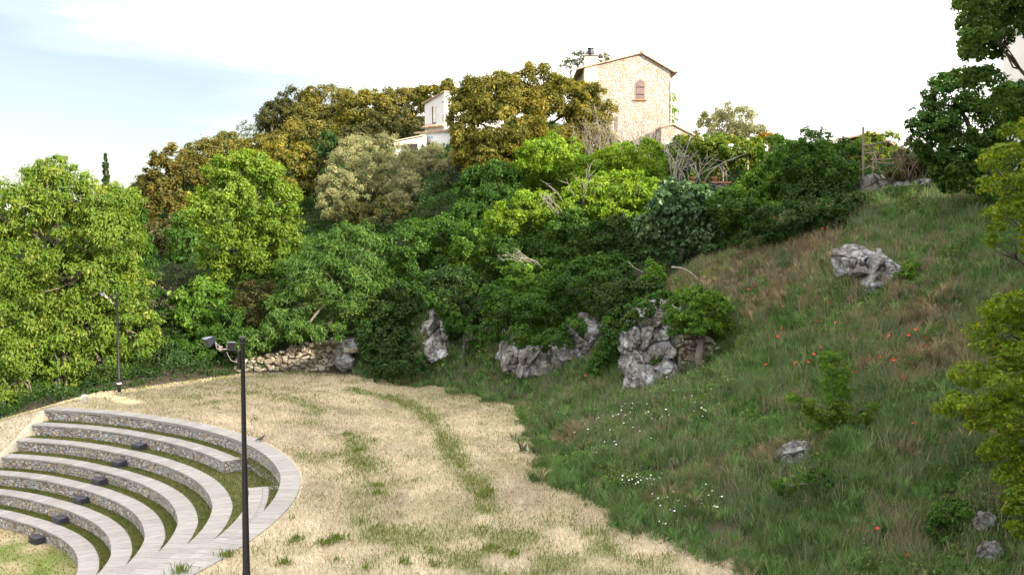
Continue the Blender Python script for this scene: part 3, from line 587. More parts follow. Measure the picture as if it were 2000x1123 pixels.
# --- wooded hill at the back left
WG = 'oak trees of the wooded hill'
for lab, d, lb, mt in [
 ('dark oak at the left end of the high skyline ridge', 104, [(545, 232, 36, 34), (580, 207, 44, 32), (565, 255, 50, 36), (530, 262, 30, 24)], 'darkoak'),
 ('broad dark green oak on the skyline left of the ridge centre', 102, [(635, 208, 52, 34), (670, 225, 48, 44), (630, 250, 54, 36), (600, 235, 40, 36)], 'olivegreen'),
 ('yellow tinted oak at the centre of the high skyline ridge', 98, [(712, 218, 46, 40), (742, 202, 40, 28), (705, 262, 44, 36), (750, 245, 40, 40)], 'gold'),
 ('olive brown oak on the skyline left of the white house', 98, [(785, 212, 48, 36), (812, 228, 40, 48), (765, 235, 44, 40), (820, 270, 30, 34)], 'olivegreen'),
 ('tall golden oak directly behind the white house roof', 96, [(845, 192, 34, 24), (872, 178, 24, 20)], 'gold'),
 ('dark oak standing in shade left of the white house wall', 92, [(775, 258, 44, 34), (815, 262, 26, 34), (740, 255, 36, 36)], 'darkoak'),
 ('olive oak below the ridge with rounded pale top', 88, [(590, 272, 52, 34), (555, 290, 40, 30), (632, 282, 38, 34)], 'olivegreen'),
 ('dark brown oak below the golden skyline oak', 86, [(672, 292, 42, 40), (640, 318, 40, 36), (705, 280, 30, 26)], 'darkoak'),
 ('low olive oak on the falling skyline above the maple', 90, [(440, 296, 52, 28), (398, 306, 44, 28), (482, 300, 40, 28), (520, 290, 34, 26), (450, 330, 60, 34), (500, 320, 40, 30)], 'olivegreen'),
 ('rusty brown oak on the lower left skyline', 86, [(345, 318, 46, 30), (318, 345, 34, 34), (375, 335, 34, 30)], 'rust'),
 ('small dark oak at the foot of the left skyline', 88, [(300, 368, 30, 30), (283, 388, 20, 22), (310, 400, 34, 34)], 'darkoak'),
 ('orange topped oak left of the bright maple', 80, [(335, 385, 40, 34), (318, 415, 34, 34), (355, 420, 34, 40)], 'rust'),
 ('golden oak patch right of the bright maple crown', 78, [(568, 335, 34, 34), (592, 372, 26, 40), (545, 308, 36, 28), (600, 320, 30, 34)], 'gold'),
 ('dark narrow oak in the hollow between maple and silver olives', 78, [(612, 352, 22, 44), (608, 405, 28, 36), (640, 290, 20, 26)], 'dark'),
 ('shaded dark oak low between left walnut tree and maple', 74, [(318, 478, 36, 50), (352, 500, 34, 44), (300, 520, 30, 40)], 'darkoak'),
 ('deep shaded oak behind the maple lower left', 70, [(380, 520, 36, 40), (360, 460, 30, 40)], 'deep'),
]: plant('oak_tree', lab, 'tree', d, lb, mt, leaf=.34, asp=.62, cover=.62, clump=.40, group=WG, stray=.1)
plant('bare_shrub', 'bluish thin crowned bare shrub on the skyline left of the ridge', 'shrub', 100, [(487, 255, 20, 18), (476, 268, 14, 12)], 'greygreen', leaf=.25, cover=.14, parts=SH)
plant('pine_tree', 'small dark pine poking above the falling skyline', 'tree', 100, [(444, 270, 18, 10), (430, 276, 12, 8)], 'dark', leaf=.3, cover=.5)
plant('oak_tree', 'small open crowned dark oak standing alone at the left edge of the ridge', 'tree', 102, [(524, 228, 16, 16), (535, 240, 16, 16)], 'darkoak', leaf=.3, cover=.4, group=WG)
plant('oak_tree', 'dark oak beyond the left edge behind the big walnut', 'tree', 64, [(-60, 470, 70, 60), (-120, 520, 80, 80), (-40, 560, 60, 70)], 'olivegreen', leaf=.3, group=WG)
plant('oak_tree', 'broad dark oak farther left beyond the walnut', 'tree', 70, [(-240, 520, 90, 70), (-320, 560, 90, 80), (-200, 600, 80, 70)], 'darkoak', leaf=.3, group=WG)
# silver olives
SG = 'silver grey olive trees below the white house'
for lab, d, lb, mt in [
 ('pale silver olive tree with creamy top below the white lean-to', 76, [(715, 300, 52, 32), (755, 290, 38, 26), (680, 318, 34, 28)], 'silver'),
 ('silver olive tree with pale tips at the left of the olive group', 70, [(665, 372, 40, 38), (700, 355, 36, 34), (650, 400, 28, 30)], 'silver'),
 ('large grey olive tree in the middle of the olive group', 70, [(765, 345, 58, 40), (730, 385, 50, 40), (800, 385, 50, 44)], 'silver'),
 ('grey olive tree directly under the white house', 74, [(845, 322, 50, 34), (815, 345, 36, 30), (880, 345, 30, 34)], 'silver'),
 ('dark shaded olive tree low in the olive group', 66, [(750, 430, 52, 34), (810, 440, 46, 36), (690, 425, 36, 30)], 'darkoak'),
 ('tall grey green olive tree below the big golden oak', 68, [(895, 370, 32, 44), (885, 425, 30, 40), (915, 340, 28, 30)], 'greygreen'),
]: plant('olive_tree', lab, 'tree', d, lb, mt, leaf=.24, asp=.34, cover=.62, clump=.36, group=SG, stray=.1)
# big golden oak by the stone house
plant('oak_tree', 'big rounded golden brown oak in front of the stone house', 'tree', 65,
      [(955, 190, 60, 44), (1030, 185, 62, 46), (1100, 195, 54, 42), (915, 235, 38, 56), (990, 250, 80, 62), (1080, 255, 70, 62), (1152, 215, 40, 46), (945, 305, 44, 46), (1040, 300, 60, 34), (1000, 230, 92, 62, 1.4), (1080, 235, 80, 62, 1.4), (955, 265, 66, 62, 1.4), (1130, 240, 50, 50, 1.2), (1020, 280, 80, 50, 1.2), (1140, 275, 50, 40), (1165, 245, 26, 34), (905, 290, 22, 34)],
      'gold', leaf=.21, asp=.6, cover=.85, clump=.34, stray=.2, base=(0.6, 66))
# big walnut left
plant('walnut_tree', 'huge bright green walnut tree filling the left side', 'tree', 50.5,
      [(110, 372, 82, 46), (40, 410, 70, 50), (190, 400, 66, 44), (108, 325, 34, 16), (90, 460, 100, 60), (205, 470, 66, 60), (30, 510, 80, 70), (150, 545, 100, 66), (225, 560, 52, 50), (50, 620, 90, 60),
       (160, 635, 80, 60), (262, 650, 44, 46), (235, 610, 40, 40), (80, 700, 90, 54), (190, 705, 60, 40), (25, 745, 70, 44), (110, 755, 44, 26), (250, 395, 26, 26, 3), (25, 788, 60, 22, -1.5), (115, 772, 50, 20, -1), (215, 740, 40, 22)],
      'walnut', leaf=.27, asp=.46, cover=.66, droop=.9, clump=.37, stray=.2, tr=.3, base=(-22.5, 52.5))
plant('walnut_tree', 'shaded lower walnut between the big left walnut and the maple', 'tree', 56, [(255, 420, 28, 40), (262, 480, 34, 50), (275, 545, 34, 46)], 'deep', leaf=.28, asp=.46, cover=.6, droop=.7)
# maple
plant('maple_tree', 'bright green maple with rounded crown in front of the wooded hill', 'tree', 59,
      [(468, 335, 48, 38), (520, 340, 36, 34), (440, 372, 48, 40), (510, 395, 62, 56), (425, 420, 54, 46), (475, 445, 76, 54), (545, 430, 34, 46), (440, 490, 46, 36), (515, 490, 52, 40), (432, 530, 30, 34), (560, 470, 30, 34)],
      'maple', leaf=.2, asp=.75, cover=.68, droop=.5, clump=.36, stray=.16, base=(-15.2, 60))
# walnut / ash over the drystone wall
plant('ash_tree', 'drooping mid green ash tree overhanging the rough stone wall', 'tree', 53.5,
      [(640, 505, 58, 40), (690, 470, 40, 32), (700, 500, 44, 40), (595, 545, 48, 44), (660, 560, 70, 48), (715, 555, 38, 46), (570, 600, 46, 34), (640, 610, 62, 34), (700, 610, 40, 34), (545, 640, 38, 26), (590, 650, 40, 18, -1.3), (640, 648, 34, 16, -1.2), (500, 668, 30, 22, -1)],
      'ash', leaf=.27, asp=.34, cover=.62, droop=.9, clump=.4, stray=.26, base=(-9.2, 54.5), tr=.16)
# --- hillside shrubs
for lab, d, lb, mt, kw in [
 ('broad leaved green shrub at the foot of the maple', 56, [(400, 590, 42, 34), (440, 610, 40, 30), (375, 620, 34, 34)], 'mid', dict(leaf=.3, droop=.5)),
 ('grey green rounded shrub with yellowish top left of the maple foot', 62, [(338, 560, 40, 34), (325, 600, 40, 34), (372, 575, 30, 26)], 'greygreen', {}),
 ('dark shrub mass beneath the walnut edge beside far lamp post', 55, [(300, 650, 40, 44), (340, 680, 46, 40), (285, 710, 40, 30)], 'dark', {}),
 ('dark low shrub behind the near lamp floodlights', 54.5, [(400, 665, 48, 34), (445, 650, 34, 40), (375, 700, 50, 28)], 'deep', {}),
 ('dark dry twigged shrub left of the rough stone wall', 55, [(480, 630, 34, 40), (505, 600, 36, 40), (470, 680, 24, 24)], 'darkoak', {}),
 ('dark shrub between the maple and the ash tree', 60, [(560, 520, 40, 40), (530, 560, 44, 40), (490, 560, 40, 36)], 'deep', {}),
 ('small shrub growing on top of the rough stone wall', 53.8, [(520, 655, 26, 14), (560, 660, 26, 12), (600, 652, 24, 10)], 'deep', dict(trunk=False)),
 ('deep green ivy mass right of the ash tree', 55, [(800, 480, 44, 40), (780, 540, 44, 50), (830, 540, 44, 54)], 'deep', {}),
 ('dark ivy hollow above the weathered rock gap', 52.6, [(770, 610, 40, 46), (810, 630, 40, 40), (745, 650, 34, 34)], 'dark', {}),
 ('dark shrub right of the curved pale trunk', 51.3, [(745, 700, 30, 26), (790, 690, 34, 26), (725, 665, 22, 26)], 'dark', {}),
 ('rounded deep green shrub below the grey olive tree', 57, [(870, 470, 40, 40), (905, 450, 40, 40), (860, 510, 36, 40)], 'deep', {}),
 ('glossy green shrub below the big golden oak', 59, [(940, 380, 40, 40), (975, 360, 40, 34), (985, 400, 44, 34), (930, 420, 34, 30)], 'deep', dict(leaf=.2)),
 ('dark ivy curtain hanging left of the white rock face', 50.2, [(880, 570, 36, 40), (900, 620, 36, 40), (890, 660, 24, 28)], 'dark', dict(trunk=False)),
 ('mid green shrub column in the middle of the hillside', 54, [(930, 510, 34, 50), (945, 560, 36, 40), (925, 470, 30, 34)], 'mid', {}),
 ('bright green shrub top in the middle of the hillside', 53, [(1020, 410, 40, 26), (1055, 415, 34, 28), (990, 440, 34, 24)], 'bright', {}),
 ('dark shrub under the bright shrub top in mid hillside', 53, [(985, 500, 36, 34), (1020, 480, 36, 34), (1065, 475, 40, 36)], 'deep', {}),
 ('light green rounded shrub with dead branches above it', 50, [(1030, 545, 40, 30), (1060, 570, 34, 28), (1010, 580, 30, 30)], 'mid', {}),
 ('hanging dark ivy above the low grey rocks', 46.0, [(1050, 612, 44, 40), (1090, 612, 40, 40), (1055, 652, 38, 26), (1110, 630, 24, 22)], 'deep', dict(trunk=False)),
 ('narrow ivy tongue beside the small white rock', 47.2, [(985, 620, 24, 40), (970, 590, 26, 34), (960, 650, 20, 26)], 'deep', dict(trunk=False)),
 ('broad dark green shrub left of the bright fig scrub', 51, [(1130, 460, 50, 40), (1110, 510, 44, 40), (1165, 510, 44, 40)], 'deep', {}),
 ('dark hanging shrub above the middle rock ledge', 45.6, [(1130, 560, 44, 40), (1170, 570, 40, 40), (1190, 550, 40, 40)], 'deep', dict(trunk=False)),
 ('dark green shrub under the bright sunlit scrub', 50, [(1215, 470, 50, 36), (1250, 500, 46, 34), (1200, 520, 40, 34)], 'dark', {}),
 ('sunlit bright green bush below the golden oak', 59, [(1060, 305, 44, 32), (1100, 320, 40, 34), (1040, 340, 36, 28), (1085, 350, 40, 28)], 'bright', dict(leaf=.2)),
 ('sunlit bright bush in front of the stone house', 57, [(1175, 335, 44, 34), (1215, 320, 34, 28), (1150, 350, 34, 28)], 'bright', dict(leaf=.2)),
 ('rounded sunlit bush under the bare twigs', 55, [(1255, 325, 34, 34), (1285, 345, 28, 34), (1270, 300, 22, 18)], 'bright', dict(leaf=.2)),
 ('brightest yellow green bush at the centre of the scrub', 51.5, [(1200, 385, 54, 34), (1160, 395, 40, 32), (1245, 375, 40, 30), (1220, 415, 50, 26), (1130, 405, 34, 28)], 'bright', dict(leaf=.22)),
 ('small round dark bush left of the bush on the wall', 43, [(1273, 540, 20, 22), (1268, 565, 18, 20)], 'mid', {}),
 ('dark upright bush between the two rock faces', 41.6, [(1200, 660, 22, 40), (1188, 690, 20, 34), (1212, 630, 16, 26)], 'deep', dict(trunk=False)),
 ('dark creeping bush over the grey rock before the white face', 39.9, [(1282, 718, 11, 24), (1277, 742, 11, 16)], 'dark', dict(trunk=False)),
 ('dark ivy clump beside the roots on the rock', 42.2, [(1225, 580, 30, 26), (1258, 572, 26, 20), (1190, 600, 24, 22)], 'dark', dict(trunk=False)),
 ('ivy fringe hanging over the top of the long grey ledge', 44.3, [(1040, 672, 26, 16), (1085, 664, 28, 16), (1125, 640, 22, 18), (1015, 655, 16, 18)], 'deep', dict(trunk=False)),
 ('ivy fringe over the top of the tall white face', 40.9, [(1252, 606, 20, 16), (1292, 588, 26, 14), (1232, 632, 12, 16)], 'deep', dict(trunk=False)),
 ('dark ivy fringe over the top of the pale lone rock', 49.4, [(850, 590, 20, 14), (882, 625, 14, 24), (866, 600, 16, 12)], 'deep', dict(trunk=False)),
 ('dark ivy over the purple grey rock', 49.0, [(905, 640, 18, 16), (925, 655, 12, 20), (940, 690, 20, 22)], 'deep', dict(trunk=False)),
 ('low dark weeds at the foot of the lone pale rock', 49.2, [(800, 715, 34, 16), (760, 728, 28, 14), (900, 715, 26, 14)], 'dark', dict(trunk=False)),
 ('low weeds between the two cliff groups', 42.2, [(1180, 722, 24, 16), (1205, 735, 18, 12)], 'deep', dict(trunk=False)),
 ('dark broad scrub left of the grass slope top', 46.2, [(1440, 410, 44, 34), (1480, 440, 48, 34), (1440, 460, 40, 30)], 'deep', {}),
 ('tall green scrub right of the vine terrace', 51, [(1520, 318, 38, 42), (1555, 335, 38, 44), (1505, 370, 38, 38), (1480, 370, 30, 30)], 'mid', {}),
 ('spreading green scrub below the tiled shed', 49, [(1590, 335, 46, 44), (1635, 330, 44, 44), (1600, 390, 60, 40), (1655, 375, 44, 40), (1560, 310, 30, 26), (1680, 400, 30, 30)], 'deep', {}),
 ('dark shaded scrub above the upper grass slope', 43.8, [(1540, 435, 54, 30), (1600, 430, 46, 26), (1500, 465, 40, 24), (1640, 415, 34, 24), (1680, 400, 26, 20), (1570, 455, 40, 18)], 'dark', {}),
 ('thin sprayed shrub against the sky left of the shed roof', 52, [(1575, 275, 24, 16), (1600, 265, 22, 10), (1560, 295, 26, 18), (1610, 290, 20, 14)], 'deep', dict(cover=.35, stray=.2)),
 ('dark rough shrub at the right end of the old wall', 46, [(1790, 315, 34, 34), (1765, 345, 24, 24), (1810, 345, 26, 26)], 'darkoak', {}),
 ('low green shrub right of the slope boulder', 35.5, [(1778, 530, 16, 14), (1760, 545, 14, 10)], 'mid', dict(leaf=.13)),
 ('tangled green shrub at the lower right beside the small boulder', 22, [(1870, 1015, 36, 28), (1840, 1035, 30, 22)], 'deep', dict(leaf=.1)),
]:
    k = dict(leaf=.19, asp=.6, cover=.72, clump=.36, droop=.35, stray=.09); k.update(kw); shrub(lab, d, lb, mt, **k)
plant('fig_tree', 'blue green fig bush with big lobed leaves above the grass slope', 'tree', 47, [(1330, 400, 56, 40), (1290, 440, 44, 36), (1370, 430, 54, 40), (1310, 475, 56, 30), (1390, 465, 40, 30), (1340, 440, 60, 44), (1355, 385, 36, 24)], 'fig', leaf=.32, asp=.85, cover=.66, clump=.34, stray=.12, droop=.5)
plant('ornamental_bush', 'rounded green bush on a grey trunk growing over the broken stone wall', 'bush', 39.6, [(1345, 602, 42, 32), (1385, 605, 36, 34), (1328, 632, 26, 22), (1410, 640, 22, 22), (1360, 582, 34, 18), (1370, 638, 34, 20), (1350, 645, 28, 16)], 'mid', leaf=.17, asp=.55, cover=.85, clump=.36, limbs=False, base=tuple(at(1375, 728, 39.2)[:2]), tr=.16, parts=('crown', 'trunk'))
plant('yellow_tree', 'small yellowish tree showing beside the right corner of the stone house', 'tree', 82, [(1312, 205, 9, 22), (1315, 228, 10, 16)], 'bright', leaf=.22, cover=.35)
plant('grey_tree', 'thin grey green tree behind the house chimney', 'tree', 86, [(1128, 112, 22, 13), (1112, 128, 20, 12), (1145, 118, 16, 14)], 'greygreen', leaf=.26, cover=.3)
plant('oak_tree', 'tip of an oak showing over the stone house roof by the chimney', 'tree', 90, [(1178, 116, 12, 10)], 'olivegreen', leaf=.26, cover=.5, group=WG)
plant('olive_tree', 'airy silver olive tree on the skyline right of the stone house', 'tree', 70, [(1400, 245, 36, 26), (1445, 235, 36, 28), (1425, 222, 30, 20), (1470, 258, 26, 16), (1390, 262, 32, 20), (1430, 262, 46, 22), (1420, 245, 44, 26), (1460, 268, 36, 20)], 'silver', leaf=.2, asp=.34, cover=.4, clump=.34, stray=.2)
# cypress
plant('cypress_tree', 'slim dark cypress rising behind the left walnut', 'tree', 112, [(206, 312, 2.6, 10), (206, 304, 1.4, 8), (206, 322, 3.6, 12), (206, 334, 4.6, 12), (206, 346, 5.4, 14), (206, 360, 6, 14)], 'dark', leaf=.26, asp=.4, cover=1.2, clump=.4, droop=-1.2, stray=.02, dz=1.)
# right-hand trees
plant('laurel_tree', 'dense dark green tree at the right end of the old wall', 'tree', 39, [(1860, 190, 46, 40), (1835, 230, 50, 40), (1890, 240, 50, 50), (1815, 250, 36, 26), (1870, 300, 60, 44), (1830, 290, 40, 30), (1925, 260, 44, 60), (1875, 350, 50, 30), (1945, 320, 40, 50), (1962, 215, 36, 44), (1985, 280, 40, 56), (1950, 385, 46, 26), (1990, 200, 30, 40), (1850, 160, 26, 16)], 'deep', leaf=.17, asp=.6, cover=.8, clump=.3, stray=.12, base=(18.2, 39.8), tr=.2, every=5)
def sprays(n, pg, rx, ry, seed, dd=1.2):
    """many small flat sprays of leaves filling an outline"""
    r_ = np.random.default_rng(seed); pg = np.array(pg, float); o_ = []
    while len(o_) < n:
        a, b = r_.uniform(pg[:, 0].min(), pg[:, 0].max()), r_.uniform(pg[:, 1].min(), pg[:, 1].max())
        if inside(np.array([a]), np.array([b]), pg)[0]: o_.append((a, b, rx * r_.uniform(.6, 1.4), ry * r_.uniform(.6, 1.4), r_.uniform(-dd, dd)))
    return o_
plant('linden_tree', 'overhanging leafy branches hanging in from the top right corner', 'tree', 22, sprays(75, [(1900, -60), (1885, 30), (1905, 70), (1880, 95), (1905, 120), (1895, 160), (1915, 200), (1935, 170), (1935, 110), (1955, 70), (2010, 60), (2060, 100), (2120, -60)], 30, 14, 4) + sprays(24, [(1930, 190), (1985, 190), (2060, 160), (2080, 270), (1975, 250), (1940, 240)], 26, 12, 5) + [(2090, -60, 90, 80), (2080, 160, 60, 80), (2200, 60, 110, 110, .5), (2320, 120, 110, 120, 1), (2220, -120, 120, 110, .5)],
      'shade', leaf=.125, asp=.6, cover=.8, clump=.26, stray=.25, base=(15.0, 24.0), tr=.12, lean=.05, every=7)
plant('lime_tree', 'yellow green feathery tree leaning in along the right edge', 'tree', 20, sprays(95, [(1905, 640), (1940, 610), (2010, 560), (2100, 540), (2100, 980), (1995, 980), (1970, 900), (1925, 880), (1895, 820), (1850, 790), (1870, 730), (1905, 700)], 34, 14, 6) + sprays(70, [(1930, 330), (1960, 250), (2010, 220), (2100, 200), (2100, 560), (2000, 580), (1975, 500), (1960, 420)], 30, 12, 7) + sprays(8, [(1960, 960), (2010, 960), (2010, 1050), (1985, 1040)], 18, 9, 8) + [(2120, 700, 70, 150), (2110, 450, 60, 120), (2190, 720, 110, 150, .5), (2170, 480, 110, 130, .5), (2290, 620, 110, 180, 1), (2160, 300, 90, 90, .5), (2280, 400, 100, 120, 1), (1935, 470, 14, 14), (1945, 445, 14, 10)],
      'lime', leaf=.115, asp=.6, cover=.42, clump=.24, stray=.6, droop=.3, base=(12.9, 21.6), tr=.09, lean=.05, every=12)
plant('sapling', 'upright yellow green sapling in the tall grass of the slope', 'sapling', 27.5, sprays(42, [(1608, 680), (1650, 675), (1662, 850), (1612, 860)], 9, 12, 9, .4) + sprays(10, [(1535, 770), (1560, 765), (1610, 800), (1600, 815)], 9, 6, 10, .3) + sprays(24, [(1660, 850), (1700, 780), (1712, 800), (1650, 890)], 8, 9, 11, .3) + sprays(20, [(1570, 790), (1600, 800), (1640, 890), (1620, 900)], 8, 9, 12, .3),
      'mid', leaf=.11, asp=.5, cover=.42, clump=.4, stray=.6, base=tuple(at(1640, 935, 27.5)[:2]), tr=.022, every=3)
plant('bramble', 'sprawling yellow green bramble beside the mossy boulder', 'bush', 25, [(1560, 960, 34, 18), (1600, 940, 40, 22), (1650, 960, 44, 24), (1700, 940, 34, 22), (1530, 950, 24, 14)], 'deep', leaf=.13, cover=.4, clump=.3, stray=.2, parts=SH)
print('LEAVES', NLEAF)
# vine on pergola
VG = 'vine pergola on the garden terrace'
pt = thing('pergola', 'low wooden pergola of pale posts carrying the yellow vine', 'pergola', at(1400, 358, 56.5))
for k, px in enumerate((1358, 1412, 1460, 1492)):
    a = at(px, 362, 56 + (k % 2) * .5); MB().tube([a, a + [0, 0, 1.55]], .045, 6).build('post', M['lightpost'], pt)
a, b = at(1325, 302, 56.2), at(1495, 306, 56.2); MB().tube([a, b], .03, 6).build('beam', M['post'], pt)
a, b = at(1335, 300, 58.), at(1485, 303, 58.); MB().tube([a, b], .045, 6).build('beam', M['post'], pt)
plant('grape_vine', 'yellow green grape vine trained over the pergola', 'vine', 57, [(1345, 282, 26, 18), (1380, 285, 30, 22), (1420, 283, 30, 22), (1460, 288, 30, 22), (1400, 310, 40, 18), (1440, 315, 36, 16), (1475, 308, 22, 14), (1360, 305, 24, 16), (1400, 292, 40, 18, -1), (1450, 298, 40, 20, -1), (1345, 300, 26, 18, -1)], 'vine', leaf=.2, asp=.8, cover=.65, clump=.34, parts=('foliage', 'stem'), tr=.06)
plant('orange_creeper', 'orange yellow creeper topping the right end of the vine pergola', 'vine', 57.5, [(1500, 274, 22, 12), (1515, 285, 16, 10)], 'orange', leaf=.18, cover=.7, parts=SH)
plant('hedge', 'dark green hedge in the shade behind the pergola', 'hedge', 62, [(1330, 300, 34, 26), (1380, 315, 40, 26), (1440, 320, 40, 24), (1310, 320, 30, 26), (1480, 330, 26, 20)], 'dark', leaf=.22, parts=SH)
plant('yellow_creeper', 'yellow leaved creeper growing up the tiled shed', 'vine', 55, [(1700, 280, 24, 18), (1735, 275, 22, 16), (1670, 300, 24, 16), (1745, 298, 16, 10), (1715, 310, 30, 14)], 'vine', leaf=.2, asp=.7, cover=.35, clump=.3, stray=.2, parts=SH)

# ------------------------------------------------------------------ undergrowth on the wooded hillside (ground cover)
def region_pts(n, x0, x1, y0, y1):
    x = rng.uniform(x0, x1, n); y = rng.uniform(y0, y1, n); return x, y
x, y = region_pts(760000, -56, 30, 44, 100)
k = ~inside(x, y, MEADOW) & ~in_grass(x, y) & (dist_line(x, y, EDGE) > .3) & (np.abs(x / y) < .72); x, y = x[k], y[k]
hcl = np.clip((fbm(xy1(x, y), .9, 3, 77) - .32) * 3.2, .03, 1.3); z = ground_z(x, y) + rng.random(len(x)) ** .6 * hcl
C = np.stack([x, y, z], -1); m = len(C); Nn = unit(rng.normal(size=(m, 3)) * .6 + [-.1, -.4, .6]); T = unit(np.cross(Nn, rng.normal(size=(m, 3)))); L = (.0030 * y) * rng.uniform(.7, 1.3, m)
o = raw('undergrowth', quads_from(C, Nn, T, L, L * .6), np.arange(m * 4), np.arange(m) * 4, LM['dark'], attr=np.clip(fbm(xy1(x, y), .5, 3, 6) * .7 + rng.random(m) * .3, 0, 1)); o['kind'] = 'stuff'; o['label'] = 'dark leafy undergrowth covering the wooded hillside'  # dark leaf colour also stands in for shade in the gaps

# ------------------------------------------------------------------ grass
def blades(P, h, w, lean, colr, name, mat, flat=None, curl=.5, az=None):
    m = len(P); az = rng.random(m) * 2 * math.pi if az is None else az; dv = np.stack([np.cos(az), np.sin(az), np.zeros(m)], -1)
    if flat is not None: dv = unit(dv + flat)
    hh = h[:, None]; ln = lean[:, None]; side = np.stack([-np.sin(az + 1.2), np.cos(az + 1.2), np.zeros(m)], -1) * w[:, None] * .5
    mid = P + (dv * ln * .4 + np.array([0, 0, 1]) * np.sqrt(np.maximum(0, 1 - (ln * .4) ** 2))) * hh * .55
    tip = mid + (dv * ln + np.array([0, 0, 1]) * (1 - ln * curl * 1.4)) * hh * .5
    V = np.stack([P, mid + side, mid - side, tip], 1).reshape(-1, 3); b = np.arange(m)[:, None] * 4
    Fc = np.concatenate([b + [0, 1, 2], b + [2, 1, 3]], 1).reshape(-1)
    return raw(name, V, Fc, np.arange(m * 2) * 3, mat, colr=np.repeat(colr, 2, 0))
def mixc(a, b, t): return np.array(a) * (1 - t) + np.array(b) * t
# tall wild grass on the slope
n = 1500000
yy = 8 + 46 * rng.random(n); xx = rng.uniform(-9, 30, n)
k = in_grass(xx, yy) & (xx < yy * .53 + 1.5 + (rng.random(n) < .45) * yy * .3) & (rng.random(n) < .10 + .9 * sstep(.38, .56, fbm(xy1(xx, yy), 1.9, 3, 58))) & (rng.random(n) < np.clip(30 / yy, .0, 1) ** 1.1); xx, yy = xx[k], yy[k]; m = len(xx); print('slope blades', m)
pn = fbm(xy1(xx, yy), .35, 4, 51); pn2 = fbm(xy1(xx, yy), 1.4, 3, 52); dE_ = dist_line(xx, yy, EDGE)
zz = ground_z(xx, yy)
dry = sstep(.42, .62, pn + .34 * sstep(2.6, 5.5, zz) * sstep(16, 10, xx) - .13 + .11 * rng.normal(size=m) + .13 * (zz > 6.5))
col = mixc((.085, .175, .04), (.19, .285, .09), rng.random(m)[:, None]); col = mixc(col, (.16, .20, .125), (pn2[:, None] > .52) * .6)
col = col * (1 - dry[:, None]) + mixc((.36, .30, .19), (.25, .20, .13), rng.random(m)[:, None]) * dry[:, None]
seed = (rng.random(m) < .03)[:, None]; col = np.where(seed, np.array([.36, .34, .22]), col)
hgt = rng.uniform(.12, .42, m) * (.35 + 1.1 * sstep(.3, .68, pn2)) * (.75 + .5 * sstep(.5, 1.6, dE_)); wd = .006 + .00042 * yy
lean = np.clip(rng.beta(2, 3, m) * 1.25, 0, .95)
o = blades(np.stack([xx, yy, zz - .03], -1), hgt, wd * rng.uniform(.7, 1.4, m), lean, col, 'tall_grass', M['grass'], np.array([-.5, -.35, 0])); o['kind'] = 'stuff'; o['label'] = 'tall uncut wild grass on the right hand slope'
# distinct tufts of grass, each fanning out from its own root
n = 110000; yy = 9 + 44 * rng.random(n); xx = rng.uniform(-9, 30, n); k = in_grass(xx, yy) & (xx < yy * .55 + 1) & (rng.random(n) < np.clip(30 / yy, 0, 1)) & (rng.random(n) < .2 + .8 * sstep(.4, .6, fbm(xy1(xx, yy), 1.1, 3, 81))); xx, yy = xx[k], yy[k]; nt_ = len(xx); print('TUFTS', nt_)
hz = fbm(xy1(xx, yy), .4, 3, 51); dz_ = ground_z(xx, yy); td = sstep(.45, .6, hz + .27 * sstep(2.8, 5.8, dz_) * sstep(16, 10, xx) - .14 + .1 * rng.normal(size=nt_)); tb = np.exp(rng.normal(size=nt_) * .38)[:, None]
tcol = (mixc((.075, .165, .035), (.17, .25, .10), rng.random((nt_, 1))) * (1 - td[:, None]) + mixc((.36, .29, .18), (.22, .175, .11), rng.random((nt_, 1))) * td[:, None]) * np.clip(tb, .4, 1.7); th_ = rng.uniform(.22, .62, nt_); tr_ = rng.uniform(.03, .11, nt_)
idx = np.repeat(np.arange(nt_), 26); m = len(idx); az_ = rng.random(m) * 2 * math.pi; rr_ = np.sqrt(rng.random(m)); P = np.stack([xx[idx] + np.cos(az_) * rr_ * tr_[idx], yy[idx] + np.sin(az_) * rr_ * tr_[idx], dz_[idx] - .03], -1)
o = blades(P, th_[idx] * rng.uniform(.6, 1.1, m), (.007 + .0004 * yy[idx]) * rng.uniform(.7, 1.3, m), np.clip(.15 + .75 * rr_ * rng.uniform(.5, 1.2, m), 0, .95), tcol[idx] * rng.uniform(.8, 1.2, (m, 1)), 'tufted_grass', M['grass'], np.array([-.25, -.2, 0]), az=az_); o['kind'] = 'stuff'; o['label'] = 'tufts of wild grass over the slope'
n = 42000; yy = 14 + 36 * rng.random(n); xx = rng.uniform(-6, 24, n); k = in_grass(xx, yy) & (xx < yy * .53 + 1) & (fbm(xy1(xx, yy), .6, 3, 44) > .47) & ~inside(xx, yy, MEADOW); xx, yy = xx[k], yy[k]; m = len(xx)
o = blades(np.stack([xx, yy, ground_z(xx, yy)], -1), rng.uniform(.4, .85, m), np.full(m, .012), rng.uniform(.05, .5, m), mixc((.36, .33, .22), (.22, .19, .12), rng.random(m)[:, None]), 'seed_stalks', M['grass'], np.array([-.3, -.2, 0])); o['kind'] = 'stuff'; o['label'] = 'pale dry seed stalks standing above the slope grass'
